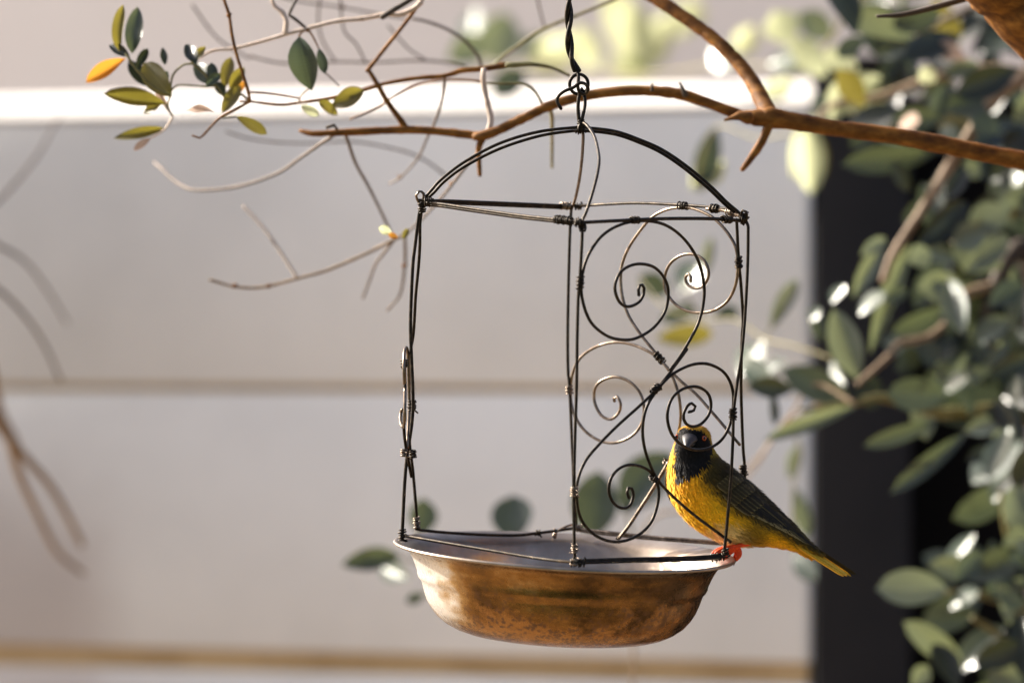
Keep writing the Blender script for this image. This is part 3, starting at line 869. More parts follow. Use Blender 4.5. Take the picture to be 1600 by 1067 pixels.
# small overlapping body feathers
rnd = random.Random(5)
pv, pf, pcol = [], [], []
nrm = [v.normal.copy() for v in body.data.vertices]
def bary(i, k, a, b_):
    k2 = (k + 1) % NA
    ids = (i * NA + k, i * NA + k2, (i + 1) * NA + k, (i + 1) * NA + k2)
    w = ((1 - a) * (1 - b_), a * (1 - b_), (1 - a) * b_, a * b_)
    pos = sum((verts[j] * q for j, q in zip(ids, w)), Vector())
    nn = sum((nrm[j] * q for j, q in zip(ids, w)), Vector()).normalized()
    fl = (verts[ids[2]] - verts[ids[0]]) * (1 - a) + (verts[ids[3]] - verts[ids[1]]) * a
    return pos, nn, fl.normalized(), ids[0]
cnt = 0
while cnt < 15000:
    i = rnd.randrange(1, NR - 3); k = rnd.randrange(NA)
    a, b_ = rnd.random(), rnd.random()
    pos, nn, fl, j = bary(i, k, a, b_)
    ring = (verts[i * NA] - verts[i * NA + NA // 2]).length
    if rnd.random() > min(1, ring / .028): continue
    X, Y, near = xyn[j]
    head = Y < 300 and X < 400
    L = (.0021 if head else .0046) * rnd.uniform(.7, 1.3)
    wd = (.00026 if head else .00046) * rnd.uniform(.7, 1.3)
    fl = (fl + nn.cross(fl) * rnd.gauss(0, .28)).normalized()
    sd = nn.cross(fl).normalized()
    lift = rnd.uniform(.08, .30) if not head else rnd.uniform(.1, .4)
    c = bird_col(X, Y, near); g_ = rnd.uniform(.82, 1.18); c = tuple(min(.95, q * g_) for q in c)
    n0 = len(pv)
    p0 = pos - nn * .0002
    tipp = p0 + fl * L + nn * (L * lift)
    midp = p0 + fl * L * .55 + nn * (L * lift * .75)
    pv += [p0 - sd * wd * .5, p0 + sd * wd * .5, midp + sd * wd, tipp, midp - sd * wd]
    pf += [(n0, n0 + 1, n0 + 2, n0 + 4), (n0 + 4, n0 + 2, n0 + 3)]
    pcol += [c] * 5
    cnt += 1
fe = with_col(mesh_obj('body_feathers', pv, pf, M['plumage'], bird), pcol)
fe['kind'] = 'stuff'

# surface depth of the near side under an enlargement point
near_pts = [(x, y, v) for (x, y, s_), v in zip(xyn, verts) if s_ >= -.01]
def surf_depth(X, Y):
    best = sorted(((x - X) ** 2 + (y - Y) ** 2, v) for x, y, v in near_pts)[:3] if False else None
    d0 = 1e9; num = 0; den = 0
    for x, y, v in near_pts:
        d = (x - X) ** 2 + (y - Y) ** 2
        if d < 900:
            w = 1 / (d + 4); num += v.y * w; den += w
        if d < d0: d0 = d; vn = v.y
    return num / den if den else vn
MIDY = (bi @ P(*z6(500, 500), BD + .002)).y

def feather(name, pts, wid, lift, c_mid, c_edge, near=1, tipr=.6):
    """blade along the enlargement points pts, lying on the body's side; wid in enlargement px"""
    n = 12
    vs, fs, cs = [], [], []
    P3 = [Vector((x, y, 0)) for x, y in pts]
    path, _ = smooth_path(P3, 1, max(2, sum((b_ - a).length for a, b_ in zip(P3, P3[1:])) / n))
    m = len(path)
    for i, q in enumerate(path):
        t = i / (m - 1)
        d = path[min(i + 1, m - 1)] - path[max(0, i - 1)]
        d.normalize(); sd = Vector((-d.y, d.x, 0))
        w = wid * min(1, .45 + t * 2.2) * (max(0, 1 - ((t - tipr) / (1 - tipr)) ** 2) ** .5 if t > tipr else 1)
        for k, o_ in enumerate((-1, -.72, -.3, 0, .3, .72, 1)):
            X, Y = q.x + sd.x * w * o_, q.y + sd.y * w * o_
            dep = surf_depth(X, Y)
            dep = dep - .0004 - lift * (.4 + .6 * t) + abs(o_) * .00035
            if near < 0: dep = 2 * MIDY - dep
            loc = bi @ P(*z6(X, Y), foot.y + dep)
            vs.append(loc); cs.append(c_edge if k in (0, 6) else (mixc(c_mid, c_edge, .25) if k in (1, 5) else c_mid))
    for i in range(m - 1):
        for k in range(6):
            a = i * 7 + k; fs.append((a, a + 1, a + 8, a + 7))
    return with_col(mesh_obj(name, vs, fs, M['plumage'], wing), cs)
DK = (.012, .009, .006); EDG = (.36, .27, .11); EDG2 = (.16, .115, .035)
lerp2 = lambda a, b_, t: (a[0] + (b_[0] - a[0]) * t, a[1] + (b_[1] - a[1]) * t)
for side in (1, -1):
    wing = None
    sub = bpy.data.objects.new('wing', None); sub.empty_display_size = .01; COL.objects.link(sub); sub.parent = bird
    wing = sub
    # flight feathers, from the lowest to the topmost
    for k in range(9):
        t = k / 8
        a = lerp2((470, 560), (450, 390), t); e = lerp2((770, 700), (985, 838), t ** .8)
        mid_ = lerp2(a, e, .5); mid_ = (mid_[0] - 6 + 14 * t, mid_[1] - 8 + 2 * t)
        feather('flight_feather', [a, lerp2(a, mid_, .5), mid_, lerp2(mid_, e, .5), e], 17 - 3 * t, .0009 + .00022 * k, DK, EDG if k < 7 else EDG2, side, .82)
    for row, (x0, y0, x1, y1, L, nf, wd, lf) in enumerate([(470, 540, 560, 455, 150, 6, 20, .0026), (420, 500, 520, 415, 110, 7, 19, .0034), (385, 440, 470, 372, 85, 6, 18, .004)]):
        for k in range(nf):
            t = k / (nf - 1)
            a = lerp2((x0, y0), (x1, y1), t)
            e = (a[0] + L * .80, a[1] + L * (.60 + .06 * t))
            feather('covert', [a, lerp2(a, e, .5), e], wd, lf - .0008 + .0001 * k, mixc(DK, OLI, .25 + .2 * row), mixc(EDG2, EDG, .6 - .2 * row), side, .55)
# tail
for k in range(8):
    t = k / 7
    a = lerp2((838, 800), (925, 800), t); e = lerp2((1128, 988), (1204, 982), t)
    e = (e[0] + (9, -6, 7, -3, 8, -4, 4, 6)[k], e[1] + (4, -4, 4, -2, 5, 0, 0, 0)[k])
    vs, fs, cs = [], [], []
    for i in range(13):
        s = i / 12
        c = lerp2(a, e, s); d = (e[0] - a[0], e[1] - a[1]); Ld = math.hypot(*d); sd = (-d[1] / Ld, d[0] / Ld)
        w = (12 - 3 * s) * (1 if s < .86 else max(.05, 1 - ((s - .86) / .14) ** 2) ** .5)
        lit = mixc((.72, .36, .012), (.84, .50, .04), s) if k < 5 else (.035, .028, .010)
        for o_ in (-1, -.75, -.08, .08, .75, 1):
            dep = BD + .002 + (t - .5) * .012 + (k % 2) * .0012 - (.0022 if t < .5 else -.0006) * (1 - abs(o_)) + .0004 * k
            vs.append(bi @ P(*z6(c[0] + sd[0] * w * o_, c[1] + sd[1] * w * o_), dep))
            cs.append(mixc(lit, (.05, .03, .006), .85) if abs(o_) == 1 else mixc(lit, (.1, .06, .01), .4) if abs(o_) == .08 else lit)
    for i in range(12):
        for j in range(5):
            q = i * 6 + j; fs.append((q, q + 1, q + 7, q + 6))
    with_col(mesh_obj('tail_feather', vs, fs, M['plumage'], bird), cs)
# beak: two halves of a stout cone pointing at the camera, a little down
hd = BD - .004
def beak_half(name, base, tip, rx, ru, rd, bdep, tdep):
    vs, fs = [], []
    n, m = 9, 20
    for i in range(n):
        s = i / (n - 1)
        k_ = (1 - s) ** .72
        c = lerp2(base, tip, s); c = (c[0], c[1] - 2.2 * math.sin(s * math.pi))
        for j in range(m):
            an = 2 * math.pi * j / m
            r_v = ru if math.sin(an) > 0 else rd
            vs.append(bi @ P(c[0] + rx * k_ * math.cos(an), c[1] - r_v * k_ * math.sin(an), bdep + (tdep - bdep) * s))
    for i in range(n - 1):
        for j in range(m):
            a = i * m + j; b_ = i * m + (j + 1) % m; fs.append((a, b_, b_ + m, a + m))
    return mesh_obj(name, vs, fs, M['beak'], bird)
beak_half('upper_beak', (1079, 686), (1072.5, 699), 14.5, 12, 5, hd - .0115, hd - .0275)
beak_half('lower_beak', (1078.5, 692), (1072.8, 699.5), 12.5, 3, 8, hd - .0105, hd - .0262)
def ball(name, c, r, mat, parent, inv):
    bm = bmesh.new(); bmesh.ops.create_uvsphere(bm, u_segments=16, v_segments=10, radius=r)
    me = bpy.data.meshes.new(name); bm.to_mesh(me); bm.free()
    me.polygons.foreach_set('use_smooth', [True] * len(me.polygons)); me.materials.append(mat)
    o = bpy.data.objects.new(name, me); COL.objects.link(o); o.parent = parent; o.location = inv @ c
    return o
for (ex, ey, ed) in ((304, 170, -.0120), (145, 162, -.0050)):
    c = P(*z6(ex, ey), hd + ed)
    e = ball('eye', c, .0017, M['iris'], bird, bi)
    pu = ball('pupil', c, .0010, M['pupil'], e, Matrix.Identity(4))
    pu.location = Vector((.0003 if ex > 200 else -.0007, -.0010, .0001))
# legs
def leg_pts(l, dz): return [bi @ P(*z6(x, y), BD + d + dz) for x, y, d in l]
for dz, ox in ((-.008, 0), (.012, -16)):
    lg = tube('leg', leg_pts([(620 + ox, 770, 0), (570 + ox, 795, 0), (525 + ox, 806, -.001), (488 + ox, 822, -.002)], dz), [.0021, .0017, .0014, .0016], M['leg'], bird, 8, .0012)
    for nm, pl in (('toe', [(490, 820, 0), (445, 826, -.003), (405, 838, -.005), (372, 855, -.006)]), ('toe', [(490, 822, 0), (448, 838, 0), (412, 858, -.001), (392, 880, -.002)]),
                   ('toe', [(492, 824, 0), (462, 846, .003), (436, 872, .004), (424, 892, .004)]), ('hind_toe', [(488, 818, 0), (512, 836, .001), (514, 866, .001), (494, 894, .0005)])):
        pp = leg_pts([(x + ox, y, d) for x, y, d in pl], dz)
        t_ = tube(nm, pp, [.0021, .0019, .0018, .0013], M['leg'], lg, 8, .001)
        d = (pp[-1] - pp[-2]).normalized()
        tube('claw', [pp[-1] - d * .0006, pp[-1] + d * .0014 + Vector((0, 0, -.0006)), pp[-1] + d * .0022 + Vector((0, 0, -.002))], [.0009, .0006, .0002], M['claw'], lg, 6, .0006)

# ================================================================== TREE overhead
TD = 4.20
tb = Vector((P(1990, 300, TD).x, TD + .25, 0))
tree = empty('tree', tb, 'small tree whose bare reddish branches reach over the hanging feeder', 'tree')
ti = Matrix.Translation(tb).inverted()
px2m = lambda r, D: r * D / FPX
def branch(name, pts, rad, D, mat, wob=.25, sides=8, parent=None, inv=None):
    """pts = (px, py) or (px, py, dD); radius in photo px"""
    if not hasattr(D, '__len__'): D = (D, D)
    n = len(pts)
    pp = [P(q[0], q[1], D[0] + (D[1] - D[0]) * i / (n - 1) + (q[2] if len(q) > 2 else 0)) for i, q in enumerate(pts)]
    r = [px2m(k, D[0]) for k in rad] if hasattr(rad, '__len__') else px2m(rad, D[0])
    return tube(name, pp, r, M[mat], parent or tree, sides, px2m(7, D[0]), wob, inv if inv is not None else ti)
trunk_pts = [tb + Vector((0, 0, -.05)), tb + Vector((.01, 0, .5)), tb + Vector((-.01, -.03, 1.0)), tb + Vector((-.02, -.1, 1.5)), tb + Vector((-.04, -.2, 1.75)), tb + Vector((-.02, -.22, 2.2)), tb + Vector((.08, -.25, 2.9))]
tube('trunk', trunk_pts, [.10, .075, .066, .058, .052, .045, .03], M['bark'], tree, 14, .05, .3, ti)
branch('limb', [(1960, 380), (1800, 200), (1700, 85), (1600, -15), (1520, -90), (1400, -190), (1200, -270), (1000, -325), (889, -340), (760, -365), (560, -420)],
       [95, 88, 82, 78, 66, 48, 34, 26, 22, 17, 10], (TD + .02, FOCUS), 'bark', .3, 14)
branch('twig', [(1510, -2), (1478, 7), (1440, 17), (1405, 24), (1370, 26)], [5, 5, 4.6, 4, 2.6], TD - .03, 'bark_dark')
# main branch with its forks
branch('branch', [(1990, 330), (1800, 290), (1640, 261), (1600, 252), (1500, 232), (1400, 213), (1300, 200), (1240, 190), (1203, 184), (1190, 184)], [26, 20, 15.5, 15, 14, 13.5, 13, 14, 17, 12], (TD + .02, TD), 'bark', .22, 12)
branch('branch', [(1206, 190), (1196, 168), (1183, 142), (1160, 106), (1121, 66), (1080, 35), (1040, 8), (1000, -16), (930, -60), (860, -130)], [15, 14.5, 12.5, 11.5, 11, 10.5, 10.5, 10, 9, 6], (TD, TD + .1), 'bark', .22, 12)
branch('branch', [(1208, 186), (1180, 184), (1165, 182), (1150, 178), (1100, 159), (1060, 147), (1000, 142), (950, 145), (900, 153), (860, 165), (820, 184), (780, 203), (755, 212), (740, 214)],
       [13, 13, 10, 8.5, 8.5, 8.5, 8, 8, 8, 8, 7.6, 7.4, 8.5, 6], (TD, TD + .02), 'bark', .22, 12)
branch('branch', [(760, 211), (745, 212), (700, 207), (640, 203), (560, 206), (500, 209), (482, 208), (468, 204)], [7, 7, 6.5, 6.5, 6, 5, 4.5, 3], (TD + .02, TD + .04), 'bark', .3, 10)
branch('twig', [(1204, 190), (1190, 222), (1174, 246), (1159, 266)], [8, 7, 6, 4], TD, 'bark')
branch('twig', [(1172, 186), (1155, 181), (1146, 184), (1132, 188)], [10, 8, 4, 2.2], TD - .012, 'bark')
branch('twig', [(1072, 150), (1068, 142), (1062, 130)], [5, 3.4, 1.6], TD, 'bark_dark')
branch('twig', [(1019, 142), (1019, 132)], [3, 2], TD, 'bark_dark')
TW = [  # points, radius, distance, material
    ([(634, 201), (620, 180), (603, 156), (587, 128), (575, 109)], (5.5, 3.2), TD + .03, 'bark'),
    ([(573, 112), (600, 78), (625, 47), (644, 22), (661, -2), (690, -40)], (3.4, 3), TD + .03, 'bark'),
    ([(306, 94), (331, 80), (366, 76), (406, 66), (450, 53), (481, 45), (525, 34), (566, 30), (603, 23), (625, 23), (647, 14), (659, 3)], (2.4, 4.4), TD + .02, 'bark_pale'),
    ([(890, 119), (862, 106), (831, 101), (791, 102)], (2.4, 4), TD + .02, 'bark_green'),
    ([(791, 102), (756, 108), (722, 111), (694, 119), (650, 123), (603, 131), (569, 141), (537, 150), (503, 156), (466, 161), (437, 164), (390, 159), (374, 159)], (4.6, 2.2), TD + .03, 'bark'),
    ([(756, 108), (755, 131), (762, 162), (767, 187), (762, 208)], (4.4, 4.6), TD + .02, 'bark_pale'),
    ([(752, 106), (748, 90), (728, 66), (700, 47), (666, 34), (644, 30)], (3, 2.2), TD + .2, 'bark_grey'),
    ([(772, 103), (790, 86), (806, 75), (837, 52), (869, 37), (900, 25), (960, 0), (1020, -30)], (3.2, 2.6), TD + .16, 'bark_green'),
    ([(695, 119), (692, 150), (681, 187), (669, 212), (653, 247), (625, 278), (608, 287)], (2.6, 1.6), (TD + .03, TD + .22), 'bark_grey'),
    ([(547, 187), (594, 166), (612, 153), (650, 134), (681, 127), (712, 125), (744, 127), (757, 130)], (1.8, 2.4), TD + .06, 'bark'),
    ([(757, 131), (800, 131), (822, 133), (837, 145), (849, 166)], (2, 2.6), TD + .03, 'bark_green'),
    ([(760, 208), (750, 225), (748, 240), (750, 275)], (7, 3.4), TD + .02, 'bark'),
    ([(749, 236), (730, 258), (712, 281), (697, 300), (680, 320), (660, 341), (634, 366)], (3, 2.2), (TD + .03, TD + .18), 'bark_grey'),
    ([(856, 166), (862, 180), (862.5, 210), (862.5, 262)], (4, 2.2), (TD + .03, TD + .12), 'bark_green'),
    ([(537, 204), (544, 222), (556, 256), (575, 290), (594, 328), (610, 362)], (3, 2.2), (TD + .05, TD + .2), 'bark_grey'),
    ([(530, 206), (505, 222), (469, 247), (431, 272), (369, 292), (306, 297), (275, 284), (250, 261), (241, 254)], (3, 2.4), (TD + .05, TD + .26), 'bark_grey'),
    ([(353, 206), (390, 217), (437, 223), (484, 224), (520, 222), (556, 222), (603, 230), (644, 241), (672, 256), (697, 275)], (2.2, 2.6), TD + .36, 'bark_grey'),
    ([(634, 366), (615, 375), (575, 395), (525, 417), (500, 426), (462, 436), (420, 447), (392, 450), (362, 447), (327, 437)], (3, 2.2), TD + .18, 'bark_tan'),
    ([(465, 436), (440, 397), (412, 357), (380, 322)], (2.8, 2.2), (TD + .18, TD + .24), 'bark_grey'),
    ([(616, 374), (600, 395), (587, 412), (578, 436), (567, 466)], (2.8, 1.8), (TD + .18, TD + .26), 'bark_grey'),
    ([(632, 366), (633, 392), (632, 418), (625, 460), (605, 485)], (2.8, 2), (TD + .18, TD + .24), 'bark_grey'),
    ([(345, -20), (350, 0), (358, 25), (362, 53), (369, 84), (378, 112), (387, 141), (391, 160)], (2.6, 2.6), TD - .02, 'bark'),
    ([(391, 159), (366, 172), (344, 184), (328, 200), (312, 216), (300, 212)], (2.6, 1.6), TD - .01, 'bark'),
    ([(387, 145), (422, 147), (469, 154)], (1.8, 1.8), TD + .02, 'bark'),
    ([(390, 88), (425, 97), (462, 100), (525, 97), (587, 98), (650, 95), (697, 98), (728, 105)], (2.4, 2.8), TD + .34, 'bark_grey'),
    ([(424, -4), (429, 10), (441, 19), (447, 31), (446, 54)], (3, 4.6), TD + .02, 'bark_pale'),
    ([(466, -5), (452, 24), (462, 31), (481, 47)], (2.4, 2.6), TD + .02, 'bark_dark'),
    ([(596, 28), (612, 18), (637, 3), (660, -12)], (4.6, 4.6), TD + .01, 'bark_dark'),
    ([(440, -4), (469, 3), (534, 12), (587, 22), (640, 30)], (2.4, 2.4), TD + .36, 'bark_grey'),
    ([(500, -5), (497, 31), (503, 62), (519, 90), (526, 98)], (2.6, 2.4), TD + .36, 'bark_grey'),
    ([(531, -5), (537, 47), (556, 69), (572, 100)], (2.6, 2.4), TD + .3, 'bark_grey'),
    ([(606, 40), (619, 56), (640, 78), (666, 95)], (2.4, 2.2), TD + .34, 'bark_grey'),
    ([(838, -10), (842, 10), (850, 42)], (2.8, 2.4), TD + .3, 'bark_grey'),
    ([(300, 8), (330, 50), (352, 70), (390, 92)], (2.6, 2.4), TD + .38, 'bark_grey'),
    ([(510, 200), (522, 196), (527, 203)], (3, 2.4), TD + .02, 'bark_dark'),
    ([(391, 159), (372, 146), (350, 152), (340, 136), (322, 136), (298, 134), (276, 134), (266, 145)], (2.2, 1.6), TD, 'bark_green'),
    ([(340, 138), (316, 112), (300, 100), (288, 101), (270, 118), (266, 150), (262, 166), (270, 182)], (2.2, 1.6), TD, 'bark_green'),
    ([(268, 150), (238, 135), (216, 112), (203, 94), (196, 84)], (2, 1.8), TD - .01, 'bark_green'),
    ([(268, 178), (256, 165)], (1.6, 1.4), TD, 'bark_pale'), ([(270, 182), (258, 202), (236, 216)], (1.8, 1.4), TD + .03, 'bark_pale'),
    ([(466, 161), (470, 150), (482, 140)], (1.8, 1.6), TD + .02, 'bark_pale'), ([(346, 184), (369, 182)], (1.8, 1.6), TD + .02, 'bark_green'),
    ([(481, 45), (470, 52), (467, 58)], (2, 1.6), TD + .02, 'bark'), ([(481, 45), (490, 60), (498, 76)], (1.8, 1.4), TD + .02, 'bark'),
    ([(508, 114), (520, 125), (530, 136)], (1.4, 1.2), TD + .06, 'bark_grey'),
]
for pts, r, D, mt in TW:
    if not hasattr(D, '__len__') and D > TD + .28: r = (r[0] * .72, r[1] * .72)
    branch('twig', pts, r, D, mt, .3, 7)
# little buds along a few twigs
for (x, y, D) in ((566, 30, TD + .02), (481, 47, TD + .02), (694, 119, TD + .03), (603, 156, TD + .03), (625, 277, TD + .2), (706, 287, TD + .1), (420, 447, TD + .18), (367, 447, TD + .18), (632, 415, TD + .2), (534, 12, TD + .36), (358, 24, TD - .02)):
    branch('bud', [(x - 3, y + 2), (x, y), (x + 3, y - 3)], [2.5, 4.6, 1.5], D, 'bark', .2, 7)
TL = [((187, 80), (187, 7), 17, 'leaf_olive', 0), ((206, 84), (214, 9), 24, 'leaf', 1), ((197, 92), (138, 132), 20, 'leaf_orange', 0), ((203, 90), (169, 68), 14, 'leaf_dark', 1),
      ((200, 96), (238, 138), 20, 'leaf_dark', 0), ((268, 152), (222, 98), 33, 'leaf_olive', 1), ((258, 102), (254, 74), 10, 'leaf_dark', 0), ((307, 101), (290, 65), 18, 'leaf_dark', 2),
      ((336, 134), (302, 96), 24, 'leaf', 1), ((334, 135), (330, 98), 15, 'leaf_dark', 0), ((350, 140), (359, 89), 18, 'leaf_olive', 0), ((360, 142), (383, 106), 17, 'leaf_olive', 2),
      ((347, 176), (374, 134), 19, 'leaf_olive', 1), ((261, 164), (164, 152), 23, 'leaf_olive', 0), ((258, 201), (175, 216), 15, 'leaf_olive', 1), ((369, 182), (417, 208), 16, 'leaf_olive', 0),
      ((467, 57), (484, 141), 37, 'leaf', 1), ((498, 76), (508, 114), 14, 'leaf', 0), ((569, 141), (519, 165), 24, 'leaf_olive', 1), ((540, 152), (556, 138), 16, 'leaf_olive', 0),
      ((214, 108), (232, 78), 13, 'leaf_dark', 0), ((240, 136), (262, 112), 18, 'leaf', 0), ((322, 136), (344, 118), 14, 'leaf', 0), ((352, 152), (338, 128), 14, 'leaf_dark', 0),
      ((300, 100), (318, 72), 13, 'leaf_olive', 0), ((362, 150), (382, 128), 13, 'leaf_orange', 0), ((252, 164), (222, 176), 12, 'leaf_olive', 0), ((498, 160), (528, 176), 15, 'leaf_olive', 0),
      ((236, 216), (208, 234), 10, 'leaf_tan', 0), ((268, 178), (233, 122), 9, 'leaf_tan', 0), ((612, 366), (592, 356), 12, 'leaf_yellow', 0), ((630, 374), (638, 356), 9, 'leaf_olive', 0),
      ((622, 372), (608, 366), 8, 'leaf_orange', 1), ((470, 165), (498, 180), 13, 'leaf_yellow', 0), ((335, 175), (286, 167), 9, 'leaf_tan', 1)]
for b_, t_, w_, m_, k_ in TL:
    add_leaf(tree, b_, t_, w_ * 1.18, TD + random.uniform(-.02, .04), m_, normal=Vector((random.uniform(-.3, .1), -1, random.uniform(-.1, .35))), pinv=ti, shape=random.choice((1, 5, 6, 7)))

# ================================================================== bare bush at the left end of the wall
bb = Vector((P(-260, 600, 5.0).x, 5.0, 0))
bare = empty('bare_bush', bb, 'bare brown twigs hanging before the shaded grey wall', 'bush')
bbi = Matrix.Translation(bb).inverted()
for pts, r, D, mt in [
    ([(-260, 3000), (-240, 1800), (-255, 900), (-200, 640), (-120, 600)], (34, 12), 5.0, 'bark_tan'),
    ([(-200, 640), (-120, 600), (-60, 620), (-10, 640), (10, 672), (30, 740), (60, 805), (90, 862), (130, 895)], (12, 4), (5.0, 5.45), 'bark_tan'),
    ([(-120, 600), (-60, 580), (-10, 650), (10, 680), (40, 715), (75, 755), (100, 795), (128, 850)], (10, 5), (5.0, 5.4), 'bark_tan'),
    ([(-120, 600), (-70, 540), (-20, 560), (0, 640), (25, 690)], (9, 6), (5.0, 5.4), 'bark_tan'),
    ([(-120, 600), (-100, 470), (-40, 440), (0, 455), (40, 495), (70, 540), (95, 595)], (5, 2.4), (5.0, 5.2), 'bark_grey'),
    ([(-100, 470), (-60, 360), (0, 385), (40, 410), (75, 455), (105, 505)], (4.5, 2), (5.0, 5.35), 'bark_grey'),
    ([(-100, 470), (-80, 380), (-20, 330), (20, 290), (60, 240), (85, 195), (95, 180)], (4.5, 2), (5.0, 5.3), 'bark_grey')]:
    branch('stem', pts, r, D, mt, .2, 9, bare, bbi)

# ================================================================== leafy shrub at the right
SD = 4.84
sb = Vector((P(1720, 600, SD).x, SD + .12, 0))
shrub = empty('leafy_shrub', sb, 'dense broad leaved shrub in front of the dark gate', 'shrub')
sbi = Matrix.Translation(sb).inverted()
for pts, r, D, mt in [
    ([(1720, 3900), (1730, 2500), (1700, 1400), (1690, 900), (1660, 500), (1620, 150), (1640, -250)], (48, 14), SD + .12, 'bark_dark'),
    ([(1672, 610), (1640, 500), (1605, 395), (1577, 404), (1556, 446), (1530, 520)], (26, 8), (SD + .1, SD + .05), 'bark_dark'),
    ([(1640, 90), (1597, 124), (1552, 157), (1511, 217), (1477, 270), (1440, 330), (1410, 375), (1392, 405), (1380, 440)], (11, 6), (SD + .02, SD - .02), 'bark_tan'),
    ([(1556, 446), (1506, 462), (1492, 494), (1452, 526), (1406, 537), (1385, 560), (1340, 600)], (9, 4), (SD + .06, SD), 'bark_tan'),
    ([(1690, 760), (1640, 680), (1575, 640), (1470, 645), (1380, 622), (1335, 630), (1250, 640)], (14, 3), (SD + .08, SD), 'bark_green'),
    ([(1335, 630), (1275, 600), (1237, 645), (1205, 690), (1172, 740), (1120, 790)], (3, 1.6), (SD, SD + .15), 'bark_tan'),
    ([(1690, 1010), (1600, 950), (1540, 930), (1480, 925)], (14, 4), (SD + .1, SD), 'bark_green'),
    ([(1690, 900), (1630, 860), (1580, 840), (1565, 770)], (12, 4), (SD + .1, SD), 'bark_green'),
    ([(1690, 1180), (1620, 1080), (1570, 1000), (1520, 965)], (12, 4), (SD + .1, SD), 'bark_green'),
    ([(1660, 340), (1590, 330), (1530, 350), (1490, 380)], (12, 4), (SD + .1, SD), 'bark_green'),
    ([(1640, 130), (1560, 110), (1470, 120), (1380, 150), (1300, 165), (1265, 205)], (12, 3), (SD + .1, SD + .12), 'bark_tan'),
    ([(1640, -40), (1500, 20), (1420, 60)], (10, 3), (SD + .1, SD + .2), 'bark_dark')]:
    branch('stem', pts, r, D, mt, .25, 9, shrub, sbi)
